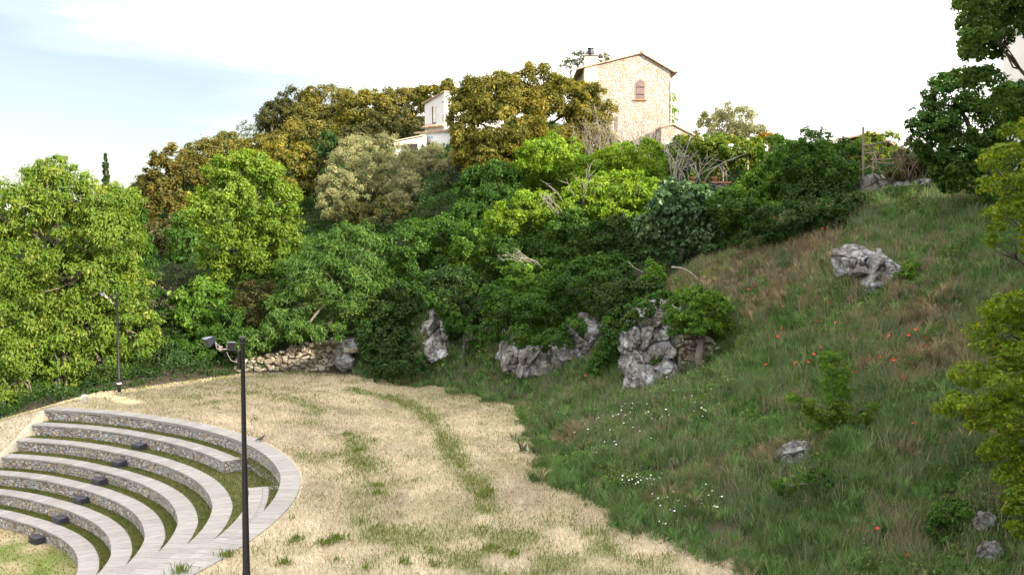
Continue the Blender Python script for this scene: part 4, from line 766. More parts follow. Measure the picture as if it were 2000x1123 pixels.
# broad leafy weeds in the slope grass
n = 22000; yy = 8 + 46 * rng.random(n); xx = rng.uniform(-9, 28, n); k = in_grass(xx, yy) & (xx < yy * .55 + 1) & (rng.random(n) < .12 + .9 * sstep(.44, .6, fbm(xy1(xx, yy), .55, 4, 61))) & (rng.random(n) < np.clip(34 / yy, 0, 1)); xx, yy = xx[k], yy[k]; nt_ = len(xx); wr = rng.gamma(3, .06, nt_) + .06; wz = ground_z(xx, yy); wc = rng.random(nt_)
idx = np.repeat(np.arange(nt_), np.clip((wr / .18) ** 2 * 34, 10, 150).astype(int)); m = len(idx); e = unit(rng.normal(size=(m, 3))); e[:, 2] = np.abs(e[:, 2]); rr_ = rng.random(m) ** .45
C = np.stack([xx[idx], yy[idx], wz[idx] - .04], -1) + e * (wr[idx] * rr_)[:, None] * np.array([1.1, 1.1, 1.35]); print('WEEDLEAVES', m); xx, yy = C[:, 0], C[:, 1]
Nn = unit(e * .8 + rng.normal(size=(m, 3)) * .5 + [-.1, -.2, .4]); T = unit(np.cross(Nn, rng.normal(size=(m, 3)))); L = (.03 + .0015 * yy) * np.exp(rng.normal(size=m) * .3)
o = raw('leafy_weeds', quads_from(C, Nn, T, L, L * .5), np.arange(m * 4), np.arange(m) * 4, LM['weed'], attr=np.clip(wc[idx] * .75 + rng.random(m) * .3, 0, 1)); o['kind'] = 'stuff'; o['label'] = 'leafy green weeds growing through the slope grass'
# mown straw on the meadow
def in_meadow(x, y):
    rr_ = np.hypot(x - BC[0], y - BC[1]); th_ = np.degrees(np.arctan2(y - BC[1], x - BC[0])); return inside(x, y, MEADOW) & ((rr_ > 15.82 + wob(th_)) | (th_ > TH1 + 1)) & (np.abs(x / y) < .54)
n = 620000; yy = 16 + 38 * rng.random(n); xx = rng.uniform(-26, 9, n); k = in_meadow(xx, yy) & (rng.random(n) < np.clip(32 / yy, 0, 1)); xx, yy = xx[k], yy[k]; m = len(xx); print('straw', m)
gr = greenness(xx, yy); isg = rng.random(m) < gr * .72; nb = fbm(xy1(xx, yy), 2.2, 3, 14)
stn, sgr = strawtone(xx, yy); col = mixc((.61, .54, .415), (.43, .37, .265), rng.random(m)[:, None]) * (.9 + .25 * nb[:, None]) * stn; sgr = sgr * (rng.random(m) < .7)[:, None]; col = col * (1 - sgr) + np.array([.27, .28, .12]) * sgr; col = np.where((rng.random(m) < .06)[:, None], np.array([.17, .13, .085]), col); col = np.where(isg[:, None], mixc((.12, .16, .035), (.21, .23, .06), rng.random(m)[:, None]), col)
o = blades(np.stack([xx, yy, ground_z(xx, yy) + .0], -1), rng.uniform(.07, .2, m), .009 + .0004 * yy, np.where(isg, rng.uniform(.2, .7, m), rng.uniform(.82, .98, m)), col, 'mown_straw', M['straw'], curl=.68); o['kind'] = 'stuff'; o['label'] = 'mown dry straw and short grass covering the meadow'
# green tufts
n = 2600; yy = 17 + 35 * rng.random(n); xx = rng.uniform(-18, 7, n); gr = greenness(xx, yy); k = in_meadow(xx, yy) & (rng.random(n) < .04 + .5 * gr ** 2)
tp = [on_z(a, b, 0)[:2] for a, b in [(645, 1060), (660, 1056), (630, 1065), (550, 1100), (450, 1090), (350, 1117), (575, 1058), (680, 850), (940, 975), (955, 965), (700, 880), (735, 950), (735, 965), (1000, 1090), (790, 1105), (850, 1105), (960, 1075)]]
xx = np.concatenate([xx[k], np.repeat([p[0] for p in tp], 5) + rng.normal(size=85) * .08]); yy = np.concatenate([yy[k], np.repeat([p[1] for p in tp], 5) + rng.normal(size=85) * .08])
idx = np.repeat(np.arange(len(xx)), 22); m = len(idx); s = rng.uniform(.04, .14, len(xx)); P = np.stack([xx[idx] + rng.normal(size=m) * s[idx], yy[idx] + rng.normal(size=m) * s[idx], np.zeros(m)], -1); P[:, 2] = ground_z(P[:, 0], P[:, 1])
o = blades(P, rng.uniform(.08, .26, m) * (s[idx] * 4 + .6), np.full(m, .022), rng.uniform(.1, .7, m), mixc((.07, .14, .02), (.2, .24, .05), rng.random(m)[:, None]), 'grass_tufts', M['grass']); o['kind'] = 'stuff'; o['label'] = 'green grass tufts sprouting from the mown meadow'
# short turf on the terraces
Ps = []
for i in range(1, 8):
    r0 = RI[i] + CW + .02 if i < 7 else 2.0; r1 = RI[i - 1] - .02; a = rng.uniform(-60, TH1, 9000 if i < 7 else 16000); rr = rng.uniform(r0, r1, len(a))
    w = wob(a); ar = np.radians(a); Ps.append(np.stack([BC[0] + (rr + w) * np.cos(ar), BC[1] + (rr + w) * np.sin(ar), np.full(len(a), -ST * i - .02)], -1))
a = rng.uniform(17, 33, 1500); rr = rng.uniform(RI[1], RI[0] - .02, 1500) + wob(a); ar = np.radians(a); Ps.append(np.stack([BC[0] + rr * np.cos(ar), BC[1] + rr * np.sin(ar), np.full(1500, -2 * ST - .024)], -1))
P = np.concatenate(Ps); m = len(P); nb = fbm(P, 1., 3, 3)[:, None]
o = blades(P, rng.uniform(.03, .08, m), np.full(m, .03), rng.uniform(.2, .8, m), mixc((.07, .11, .022), (.20, .20, .065), np.clip(nb * .8 + rng.random((m, 1)) * .4 - .1, 0, 1)), 'terrace_turf', M['grass']); o['kind'] = 'stuff'; o['label'] = 'short green turf on the terrace treads'
# pale seed heads and yellow flowers near cliff foot
# ------------------------------------------------------------------ flowers
def fpos(px, py): return px, py
Z1 = [(55, 530), (303, 522), (308, 560), (410, 577), (272, 655), (418, 648), (52, 682), (253, 735), (653, 712), (788, 703), (872, 680), (595, 845), (665, 842), (850, 765), (848, 803), (862, 790), (120, 885), (155, 860), (192, 838), (222, 848), (268, 838), (288, 806), (422, 910), (502, 942), (707, 970), (320, 132)]
Z2 = [(1520, 270), (1550, 290), (1535, 280), (1715, 380), (1710, 540), (1640, 750), (1785, 755), (1815, 725), (900, 965), (1500, 845), (600, 775), (670, 745)]
Z3 = [(1313, 220), (1040, 330), (1065, 935), (1065, 1085), (760, 900)]
pop = [(1500 + a * .356, 420 + b * .356) for a, b in Z1] + [(940 + a * .3384, 480 + b * .3384) for a, b in Z2] + [(1400 + a * .3055, 780 + b * .3055) for a, b in Z3]
def flower(name, label, cat, group, mat, R, H, cup, npet, parts=True):
    t = thing(name, label, cat, (0, 0, 0), group); mb = MB()
    for k in range(npet):
        a = 2 * math.pi * k / npet; c, s = math.cos(a), math.sin(a); u = np.array([c, s, 0]); v = np.array([-s, c, 0]); z = np.array([0, 0, 1.])
        mb.add([z * H, u * R * .5 + v * R * .42 + z * (H + cup * .4), u * R + v * R * .3 + z * (H + cup), u * R * 1.08 + z * (H + cup * 1.1), u * R - v * R * .3 + z * (H + cup), u * R * .5 - v * R * .42 + z * (H + cup * .4)], [(0, 1, 2, 3, 4, 5)])
    mb.build('petals', M[mat], t); MB().tube([(0, 0, -.05), (.01, .01, H * .5), (0, 0, H)], .006, 4).build('stem', M['stemgreen'], t)
    return t
def copies(t, P, rot=True, smin=.8, smax=1.25):
    for k, p in enumerate(P):
        if k == 0: o = t
        else:
            o = t.copy(); COL.objects.link(o)
            for c in t.children:
                if c.parent == t:
                    c2 = c.copy(); c2.parent = o; COL.objects.link(c2)
        o.location = [float(v) for v in p]; o.rotation_euler = (float(rng.normal() * .35 + .35), float(rng.normal() * .3), float(rng.random() * 6.28)); s = float(rng.uniform(smin, smax)); o.scale = (s, s, s)
H3 = hit([p[0] for p in pop], [p[1] + 12 for p in pop]); H3 = H3[~np.isnan(H3[:, 0])]
copies(flower('poppy', 'red poppy flower in the tall grass of the slope', 'poppy', 'red poppies scattered over the slope', 'poppy', .052, .5, .035, 4), H3)
wf = []
for cx_, cy_, rx_, ry_, n_ in [(1250, 955, 26, 12, 46), (1240, 822, 75, 22, 52), (1352, 815, 36, 14, 30), (1185, 872, 60, 34, 22), (1310, 1000, 30, 30, 12), (1318, 1026, 14, 14, 8), (1328, 1072, 8, 8, 5), (1390, 1010, 30, 20, 8), (1330, 750, 60, 30, 14), (1150, 850, 40, 40, 12), (1390, 985, 10, 16, 5)]:
    wf += list(np.stack([cx_ + rng.normal(size=n_) * rx_ * .6, cy_ + 12 + rng.normal(size=n_) * ry_ * .6], -1))
wf = np.array(wf); H3 = hit(wf[:, 0], wf[:, 1]); H3 = H3[~np.isnan(H3[:, 0])]; H3 = H3[inside(H3[:, 0], H3[:, 1], GP2)]
copies(flower('white_wildflower', 'white wildflower head standing in the green slope grass above the meadow edge', 'wildflower', 'white wildflowers in the slope grass', 'petal', .023, .5, .008, 5), H3)

# ------------------------------------------------------------------ rocks and walls
_ico = None
def ico(level=4):
    import bmesh
    bm = bmesh.new(); bmesh.ops.create_icosphere(bm, subdivisions=level, radius=1); V = np.array([v.co[:] for v in bm.verts]); F = np.array([[v.index for v in f.verts] for f in bm.faces]); bm.free(); return V, F
ICO5 = ico(6); ICO3 = ico(3)
def worley(P, seeds):
    d1 = np.full(len(P), 9e9); d2 = d1.copy(); k1 = np.zeros(len(P), int)
    for k, q_ in enumerate(seeds):
        d = ((P - q_) ** 2).sum(1); n_ = d < d1; d2 = np.where(n_, d1, np.minimum(d2, d)); d1 = np.where(n_, d, d1); k1[n_] = k
    return np.sqrt(d1), np.sqrt(d2), k1
def rock(label, px, py, rx, ry, d, mat='lime', name='boulder', depth=.8, seed=0, group=None):
    """weathered block: a sphere cut by random planes, then broken along cells and roughened"""
    V, F = ICO5; c = at(px, py, d); a, b = rx * d / FPX, ry * d / FPX; sc_ = np.array([a, max(a, b) * depth, b]) * 1.1; r_ = np.random.default_rng(seed + 100)
    K = 26; n_ = unit(r_.normal(size=(K, 3))); dk = r_.uniform(.78, 1.05, K); dt = V @ n_.T; rad = np.minimum(np.min(np.where(dt > .08, dk / np.maximum(dt, .08), 9), 1), 1.15)
    P = V * rad[:, None] * sc_; w_ = P + (fbm(P + seed, 1.6, 3, seed)[:, None] - .5) * .4 * a
    d1, d2, k1 = worley(w_ / sc_, unit(r_.normal(size=(34, 3))) * r_.uniform(.5, 1.1, (34, 1))); off = r_.uniform(-.10, .10, 34)[k1]; cr_ = sstep(.10, 0, d2 - d1)
    P = P * (1 + off - .09 * cr_ + .16 * (fbm(P + seed, 2.2 / max(.4, a), 4, seed + 3) - .5) + .10 * (fbm(P + seed, 7, 4, seed + 5) - .5))[:, None]
    o = raw(name, P, F.ravel(), np.arange(len(F)) * 3, M[mat], smooth=False); o.location = [float(q_) for q_ in c]
    return tag(o, label, 'rock', group)
def face(label, pts, d, mat='lime', seed=0, bulge=.7, lean=.25, group=None, cell=.5, dr=0):
    """rock face breaking out of the hillside; pts is its outline in the photo, d its distance"""
    pg = np.array(pts, float); r_ = np.random.default_rng(seed + 50); x0, y0 = pg.min(0) - 40; x1, y1 = pg.max(0) + 40; sp_x = max(1.0, (x1 - x0) / 130)
    gx_ = np.arange(x0, x1, sp_x); gy_ = np.arange(y0, y1, sp_x); GX, GY = np.meshgrid(gx_, gy_); n0, n1 = GX.shape; GX, GY = GX.ravel(), GY.ravel()
    P = at(GX, GY, d); Q_ = P + 0; wj = (fbm(P + seed * 3.3, 1.5, 4, seed)[:, None] - .5)
    ex = GX + (fbm(P + seed, 2.2, 4, seed + 1) - .5) * 26; ey = GY + (fbm(P + seed + 9, 2.2, 4, seed + 2) - .5) * 26
    sd = dist_line(ex, ey, np.vstack([pg, pg[:1]])) * d / FPX * np.where(inside(ex, ey, pg), 1, -1); m_ = sstep(-.42, .03, sd)
    area = (pg[:, 0].ptp() if hasattr(pg[:, 0], 'ptp') else np.ptp(pg[:, 0])) * np.ptp(pg[:, 1]) * (d / FPX) ** 2; K = int(max(10, area / cell ** 2 * 1.5))
    sd_ = np.stack([r_.uniform(P[:, 0].min(), P[:, 0].max(), K), np.full(K, d), r_.uniform(P[:, 2].min(), P[:, 2].max(), K)], -1); w_ = P + wj * .5; w_[:, 1] = d
    d1, d2, k1 = worley(w_ * [1, 1, .7], sd_ * [1, 1, .7]); sl = r_.normal(size=(K, 2)) * .4
    rel = r_.uniform(-.13, .13, K)[k1] + ((w_[:, [0, 2]] - sd_[k1][:, [0, 2]]) * sl[k1]).sum(1) - .10 * sstep(.10, 0, d2 - d1) + .35 * (fbm(P + seed, 1.1, 4, seed + 4) - .5) + .30 * np.abs(fbm(P + seed, 3.5, 4, seed + 6) - .5) * 2 - .1
    zr = (P[:, 2] - P[:, 2].min()) / max(.1, np.ptp(P[:, 2])); dpt = d - bulge * (m_ - .6) * .6 - rel * (.35 + .65 * m_) + lean * (zr - .5) * np.ptp(P[:, 2]) * .6 + (1 - m_) * 1.1 + dr * (GX - GX.mean()) / FPX * d
    P = at(GX, GY, d); P[:, 1] = dpt; c = P.mean(0); q_ = np.arange(n0 * n1).reshape(n0, n1); F = np.stack([q_[:-1, :-1], q_[1:, :-1], q_[1:, 1:], q_[:-1, 1:]], -1).reshape(-1, 4); keep = m_[F].max(1) > .004; F = F[keep]; u, inv = np.unique(F, return_inverse=True)
    o = raw('rock_face', P[u] - c, inv.ravel(), np.arange(len(F)) * 4, M[mat], smooth=False); o.location = [float(v) for v in c]
    return tag(o, label, 'rock', group)
RG = 'limestone outcrops along the foot of the hillside'
face('tall pale rock face standing alone in the dark ivy left of centre', [(838, 705), (836, 660), (848, 615), (860, 600), (872, 640), (880, 690), (868, 700)], 50.0, 'lime', 1, group=RG)
face('small purple grey rock showing through ivy right of the pale face', [(900, 700), (904, 650), (916, 640), (924, 690)], 49.4, 'limelow', 2, .5, group=RG)
face('narrow white rock beside the low grey boulders', [(988, 722), (990, 680), (1002, 655), (1014, 670), (1014, 722)], 46.2, 'lime', 3, .6, group=RG)
face('long cracked blue grey rock ledge in the middle of the hillside foot', [(1022, 738), (1024, 705), (1050, 690), (1085, 690), (1130, 672), (1140, 700), (1132, 722), (1080, 738)], 44.4, 'lime', 4, .7, group=RG, dr=-.3)
face('brownish overhanging rock face right of the middle ledge', [(1132, 720), (1128, 650), (1145, 632), (1168, 640), (1172, 690), (1160, 722)], 43.8, 'limelow', 6, .6, group=RG)
face('tall white limestone face left of the bush on the wall', [(1230, 738), (1236, 690), (1250, 650), (1262, 618), (1290, 604), (1312, 612), (1330, 645), (1352, 665), (1350, 712), (1330, 738), (1295, 728), (1262, 742)], 40.3, 'lime', 7, .7, .35, group=RG, dr=-.35)
face('small pale stone in a hollow left of the white face', [(1232, 678), (1234, 650), (1246, 648), (1250, 672), (1242, 680)], 40.4, 'lime', 8, .5, group=RG)
face('bluish foot rock half buried in grass below the white face', [(1286, 752), (1290, 728), (1306, 720), (1318, 735), (1312, 754)], 39.0, 'limelow', 10, .5, group=RG)
face('small grey rock buried in grass below the roots', [(1240, 770), (1252, 742), (1276, 744), (1282, 768)], 38.4, 'limelow', 11, .5, group=RG)
face('large lumpy grey boulder on the upper grass slope', [(1702, 585), (1700, 550), (1710, 524), (1724, 504), (1744, 512), (1764, 534), (1768, 555), (1754, 566), (1748, 588), (1722, 592)], 35.7, 'limelow', 12, .6, .8)
face('pale left shoulder rock of the large slope boulder', [(1664, 530), (1666, 510), (1680, 504), (1692, 514), (1686, 534)], 36.2, 'limelow', 13, .4, .4)
rock('small grey boulder right of the large slope boulder', 1808, 546, 9, 13, 35.8, 'limelow', 'boulder', .8, 14)
rock('mossy grey boulder low on the slope beside the sapling', 1550, 893, 36, 30, 26.6, 'limelow', 'boulder', .8, 15)
rock('rounded grey boulder low in the right corner', 1926, 1022, 21, 20, 21.6, 'limelow', 'boulder', .9, 16)
rock('dark half buried stone under the right corner boulder', 1935, 1075, 24, 18, 20.8, 'limelow', 'boulder', .8, 17)
rock('rounded white boulder on top of the rough wall right end', 688, 674, 30, 14, 53.2, 'lime', 'boulder', .8, 18)
rock('grey boulder at the foot of the rough wall right end', 672, 705, 20, 20, 52.8, 'limelow', 'boulder', .8, 19)
face('dark blue grey limestone block low before the old wall', [(1760, 388), (1765, 360), (1785, 358), (1794, 385)], 44.6, 'limelow', 21, .5)
rock('small pale stone under the dark tree beside the old wall', 1806, 358, 16, 10, 44.0, 'limelow', 'boulder', .7, 22)
def rubble(label, pts, d, rows, size, seed, name='stone_wall'):
    """pts: (px, ytop, ybottom); irregular laid stones on an earth backing"""
    r_ = np.random.default_rng(seed); px = np.array([p[0] for p in pts], float); yt = np.array([p[1] for p in pts], float); yb = np.array([p[2] for p in pts], float)
    t = thing(name, label, 'wall', at(px.mean(), yb.mean(), d)); Vb, Fb = ICO3; Vs, Fs, n0 = [], [], 0; back = MB(); V = []
    for a, b, c in zip(px, yt, yb):
        V += [at(a, c + 4, d + .25), at(a, b + 3, d + .3), at(a, b + 3, d + 1.2), at(a, c + 4, d + 1.2)]
    n = len(px); F = [(i * 4 + k, i * 4 + (k + 1) % 4, i * 4 + 4 + (k + 1) % 4, i * 4 + 4 + k) for i in range(n - 1) for k in range(4)] + [(0, 1, 2, 3), (n * 4 - 1, n * 4 - 2, n * 4 - 3, n * 4 - 4)]
    back.add(V, F).build('earth_core', M['mortar'], t)
    y = yb.max()
    while y > yt.min():
        h = size * r_.uniform(.55, 1.15); x = px.min() - r_.random() * size
        while x < px.max():
            w = size * r_.uniform(.6, 2.4); xc, yc = x + w / 2, y - h / 2 + r_.normal() * size * .2
            if np.interp(xc, px, yt) < yc < np.interp(xc, px, yb) and px.min() < xc < px.max():
                sc_ = np.array([w * .53, size * .55, h * .55]) * d / FPX; q_ = unit(Vb) ; q_ = np.sign(q_) * np.abs(q_) ** .7
                q_ = q_ * (1 + .5 * (fbm(Vb * 1.3 + r_.random(3) * 50, 1, 3) - .5)[:, None]) * sc_
                a_ = r_.normal() * .35; ca, sa = math.cos(a_), math.sin(a_); q_ = np.stack([q_[:, 0] * ca - q_[:, 2] * sa, q_[:, 1], q_[:, 0] * sa + q_[:, 2] * ca], -1)
                Vs.append(q_ + at(xc, yc, d + .2 + r_.normal() * .05)); Fs.append(Fb + n0); n0 += len(Vb)
            x += w * 1.02
        y -= h * 1.0
    F = np.concatenate(Fs); raw('laid_stones', np.concatenate(Vs), F.ravel(), np.arange(len(F)) * 3, M['stone'], t, smooth=True); return t
rubble('rough dry stone wall at the back of the meadow under the ash tree', [(462, 700, 736), (500, 692, 735), (540, 690, 734), (580, 672, 732), (620, 664, 730), (655, 664, 728), (680, 690, 724)], 53.0, 5, 9, 5)
rubble('broken rubble wall behind the grey trunk of the bush', [(1328, 655, 705), (1350, 652, 715), (1380, 660, 722), (1410, 668, 728), (1420, 680, 730)], 39.5, 5, 8, 6)
# old wall right under the shed
a = at(1690, 390, 46.5); b = at(1835, 395, 46.); t = thing('old_wall', 'crumbling grey garden wall under the tiled shed', 'wall', (a + b) / 2)
m = 14; V = []
for k in range(m + 1):
    f = k / m; p = a * (1 - f) + b * f; top = float(at(1690, 344 + 6 * math.sin(k * 2.1) + (8 if k > 8 else 0), 46.3)[2])
    V += [(p[0], p[1], p[2] - .6), (p[0], p[1] + .12, top), (p[0], p[1] + 1.4, top), (p[0], p[1] + 1.4, p[2] - .6)]
F = [(i * 4 + k, i * 4 + (k + 1) % 4, i * 4 + 4 + (k + 1) % 4, i * 4 + 4 + k) for i in range(m) for k in range(4)] + [(0, 1, 2, 3), (m * 4 + 3, m * 4 + 2, m * 4 + 1, m * 4)]
poly('masonry', V, [f[::-1] for f in F], M['oldwall'], t)

# ------------------------------------------------------------------ dead branches
def twigs(name, label, base, n, hgt, spread, r0, mat='palewood', cat='bare shrub', side=2, curv=.25, tilt=(0, 0, 0), bsp=.3):
    base = np.array(base, float); mb = MB()
    for k in range(n):
        d = unit(rng.normal(size=3) * [spread, spread * .6, .15] + [0, 0, 1] + np.array(tilt)); L = hgt * rng.uniform(.55, 1.1); p = base + rng.normal(size=3) * [bsp, bsp * .6, .02]; pts = [p - [0, 0, .15]]; rad = []
        for j in range(5):
            p = p + d * L / 5; d = unit(d + rng.normal(size=3) * curv * .6); pts.append(p)
        mb.tube(pts, [r0 * (1 - .16 * j) for j in range(6)], 5)
        for s_ in range(side):
            q_ = pts[rng.integers(2, 5)]; e = unit(d + rng.normal(size=3) * .7); mb.tube([q_, q_ + e * L * .18, q_ + e * L * .36 + rng.normal(size=3) * .05 * L], [r0 * .55, r0 * .4, r0 * .15], 4)
    return tag(mb.build(name, M[mat], None, True), label, cat)
twigs('bare_shrub', 'tangle of pale bleached dead branches left of the vine pergola', at(1335, 358, 54.5), 20, 2.9, .55, .03, side=3, bsp=.45)
twigs('bare_shrub', 'tall thin bare twigs in front of the stone house gable', at(1240, 305, 60), 46, 2.9, .22, .016, side=3, bsp=.8)
twigs('dead_branch', 'grey dead branches above the bright central bush', at(1130, 395, 51.5), 8, 2.0, .6, .02, cat='dead branch', side=3, tilt=(.1, -.5, 0), bsp=.4)
twigs('dead_branch', 'grey dead branches lying across the mid hillside shrubs', at(1035, 515, 50), 6, 1.7, .3, .018, cat='dead branch', side=3, tilt=(-1.2, -.6, -.55))
twigs('dead_branch', 'pale dead branches low in the sunlit central bushes', at(1090, 420, 51), 5, 1.6, .4, .018, cat='dead branch', side=3, tilt=(-.9, -.6, 0))
twigs('brush_pile', 'pile of dry brown brushwood at the top of the grass slope', at(1705, 425, 43.5), 40, 1.0, 1.1, .014, 'twig', 'brushwood', side=2, bsp=.4)
twigs('bare_shrub', 'grey twiggy bare shrub at the right foot of the golden oak', at(1165, 310, 62), 30, 2.4, .45, .014, side=3, bsp=.5)
twigs('dead_branch', 'dry dark twigs around the roots above the white rock face', at(1255, 590, 43), 14, 1.3, .9, .012, 'twig', 'dead branch', side=2, bsp=.5)
twigs('bare_shrub', 'brown twiggy thicket on the old wall beside the dark tree', at(1780, 345, 45), 30, 1.5, .8, .014, 'twig', side=3, bsp=.6)
def branch(label, pix, d, r0, mat='palewood', name='dead_branch', cat='dead branch', r1=.3):
    pts = [at(a, b, d + (q_[0] if q_ else 0)) for a, b, *q_ in pix]; n = len(pts); f = []
    for i in range(n - 1):
        p0 = pts[max(i - 1, 0)]; p1 = pts[i]; p2 = pts[i + 1]; p3 = pts[min(i + 2, n - 1)]
        for s_ in np.linspace(0, 1, 5)[:-1]:
            f.append(.5 * (2 * p1 + (p2 - p0) * s_ + (2 * p0 - 5 * p1 + 4 * p2 - p3) * s_ ** 2 + (3 * p1 - p0 - 3 * p2 + p3) * s_ ** 3))
    f.append(pts[-1]); rad = [r0 * (1 - (1 - r1) * k / len(f)) for k in range(len(f))]
    return tag(MB().tube(f, rad, 7).build(name, M[mat], None, True), label, cat)
branch('pale arched dead branch above the round bush on the wall', [(1312, 522), (1330, 524), (1348, 532), (1366, 550), (1376, 575)], 43, .045)
branch('twisted brown root running down the left of the white face', [(1278, 598), (1262, 622), (1248, 640), (1234, 652)], 42, .075, 'twig')
branch('short bare twig leaning over the dark bushes left of the arched branch', [(1228, 512), (1242, 525), (1258, 532)], 44, .025)
branch('thick dark fallen limb in the scrub right of the fig bush', [(1438, 432), (1460, 415), (1482, 400)], 47.2, .05, 'bark')
branch('curved pale trunk leaning over the white boulder by the rough wall', [(672, 684), (692, 684), (708, 672), (719, 650), (724, 625)], 52.6, .17, 'stone', 'leaning_trunk', 'trunk', .5)

# ------------------------------------------------------------------ stone house
def zpx(py, d): return float(at(1000, py, d)[2])
def xpx(px, d): return (px - 1000) / FPX * d
D = 70.0; hx0, hx1 = xpx(1138, D), xpx(1306, D); xa = xpx(1250, D); zA, zR, zL = zpx(106, D), zpx(139, D), zpx(134, D); zB = 11.6; DP = 9.0
ho = thing('stone_house', 'tall rubble stone house with arched shuttered window and chimney on the hilltop', 'house', ((hx0 + hx1) / 2, D, zB))
V = []
for yy_ in (D, D + DP): V += [(hx0, yy_, zB), (hx1, yy_, zB), (hx1, yy_, zR), (xa, yy_, zA), (hx0, yy_, zL)]
poly('walls', V, [(0, 1, 2, 3, 4), (9, 8, 7, 6, 5), (1, 6, 7, 2), (0, 4, 9, 5), (0, 5, 6, 1)], M['house'], ho)
def tiled_roof(parent, p0, p1, depth, th=.05, over=.2, name='roof', n=None, mat='tile'):
    """sloping tile roof between eave p0 and ridge p1 (x,z at the gable), running back by depth"""
    (x0, z0), (x1, z1), y0 = p0, p1, depth[0] - over; y1 = depth[1] + over; dx, dz = x0 - x1, z0 - z1; L = math.hypot(dx, dz); ox, oz = dx / L * .45, dz / L * .45
    nx_, nz_ = -dz / L, dx / L
    if nz_ < 0: nx_, nz_ = -nx_, -nz_
    mb = MB(); a0 = np.array([x0 + ox, z0 + oz]); a1 = np.array([x1, z1]); nn_ = np.array([nx_, nz_])
    q_ = [a0 + nn_ * .01, a1 + nn_ * .01, a1 + nn_ * (th), a0 + nn_ * (th)]
    mb.add([(p[0], y0, p[1]) for p in q_] + [(p[0], y1, p[1]) for p in q_], [(0, 1, 2, 3), (7, 6, 5, 4), (0, 4, 5, 1), (1, 5, 6, 2), (2, 6, 7, 3), (3, 7, 4, 0)])
    rows_ = int((y1 - y0) / .26)
    for k in range(rows_ + 1):
        yy_ = y0 + .06 + k * .26
        if yy_ > y1: break
        mb.tube([(a0[0] + nn_[0] * th, yy_, a0[1] + nn_[1] * th), (a1[0] + nn_[0] * th, yy_, a1[1] + nn_[1] * th)], .06, 7)
    return mb.build(name, M[mat], parent, False)
rf = tiled_roof(ho, (hx0, zL), (xa, zA), (D, D + DP)); tiled_roof(ho, (hx1, zR), (xa, zA), (D, D + DP))
MB().tube([(xa, D - .25, zA + .12), (xa, D + DP + .25, zA + .1)], .09, 8).build('ridge_tiles', M['tile'], ho)
MB().box((xa - .1, D - .26, zA + .15), (xa + .16, D + .1, zA + .34)).build('ridge_stone', M['cream'], ho)
# chimney at the left of the gable
cx0, cx1 = xpx(1141, D - .5), xpx(1166, D - .5); zt = zpx(107, D - .5)
ch = MB().box((cx0, D - .05, zB), (cx1, D + .6, zt)).build('chimney', M['cream'], ho); ch['wo'] = list(ho.location)
MB().box((cx0 - .1, D - .15, zt), (cx1 + .08, D + .6, zt + .09)).build('chimney_slab', M['oldwall'], ch)
cc = ((cx0 + cx1) / 2 - .02, D + .05, zt + .09)
MB().lathe(cc, [(.30, 0), (.30, .06), (.24, .07), (.19, .36), (.25, .37), (.25, .42), (.02, .45)], 10).build('chimney_pot', M['metal'], ch)
# arched window with shutter
wx0, wx1 = xpx(1240, D), xpx(1256, D); wz0, wz1 = zpx(194, D), zpx(157, D); wr = (wx1 - wx0) / 2; wc = (wx0 + wx1) / 2
def arch(x0, x1, z0, z1, y, th, g=0):
    r_ = (x1 - x0) / 2; c = (x0 + x1) / 2; pts = [(x0, z0), (x1, z0)] + [(c + r_ * math.cos(t), z1 - r_ + r_ * math.sin(t)) for t in np.linspace(0, math.pi, 11)]
    n = len(pts); V = [(a, y, b) for a, b in pts] + [(a, y + th, b) for a, b in pts]; return V, [tuple(range(n)), tuple(range(2 * n - 1, n - 1, -1))] + [(k, n + k, n + (k + 1) % n, (k + 1) % n) for k in range(n)]
wn = poly('window', *arch(wx0 - .07, wx1 + .07, wz0 - .02, wz1 + .07, D - .03, .06), M['oldbrick'], ho); wn['wo'] = list(ho.location)
poly('shutter', *arch(wx0, wx1, wz0, wz1, D - .055, .05), M['brown'], wn)
MB().box((wx0 - .16, D - .12, wz0 - .1), (wx1 + .16, D - .002, wz0 - .02)).build('sill', M['brick'], wn)
MB().box((wx0 + .02, D - .07, wz0 + .28), (wx1 - .02, D - .056, wz0 + .33)).box((wx0 + .02, D - .07, wz1 - .5), (wx1 - .02, D - .056, wz1 - .45)).build('hinges', M['iron'], wn)
w2 = MB().box((xpx(1199, D), D - .03, zpx(258, D)), (xpx(1205, D), D + .02, zpx(228, D))).build('window', M['brown'], ho)
# gutter and downpipe
gxx = hx1 + .38; gz = zR - .12
MB().tube([(gxx, D - .3, gz), (gxx, D + DP, gz)], .07, 8).build('gutter', M['metal'], ho)
MB().tube([(gxx, D - .1, gz - .04), (gxx - .04, D - .1, gz - .22), (hx1 + .06, D - .06, gz - .5), (hx1 + .06, D - .06, zB)], .04, 7).build('downpipe', M['bracket'], ho)
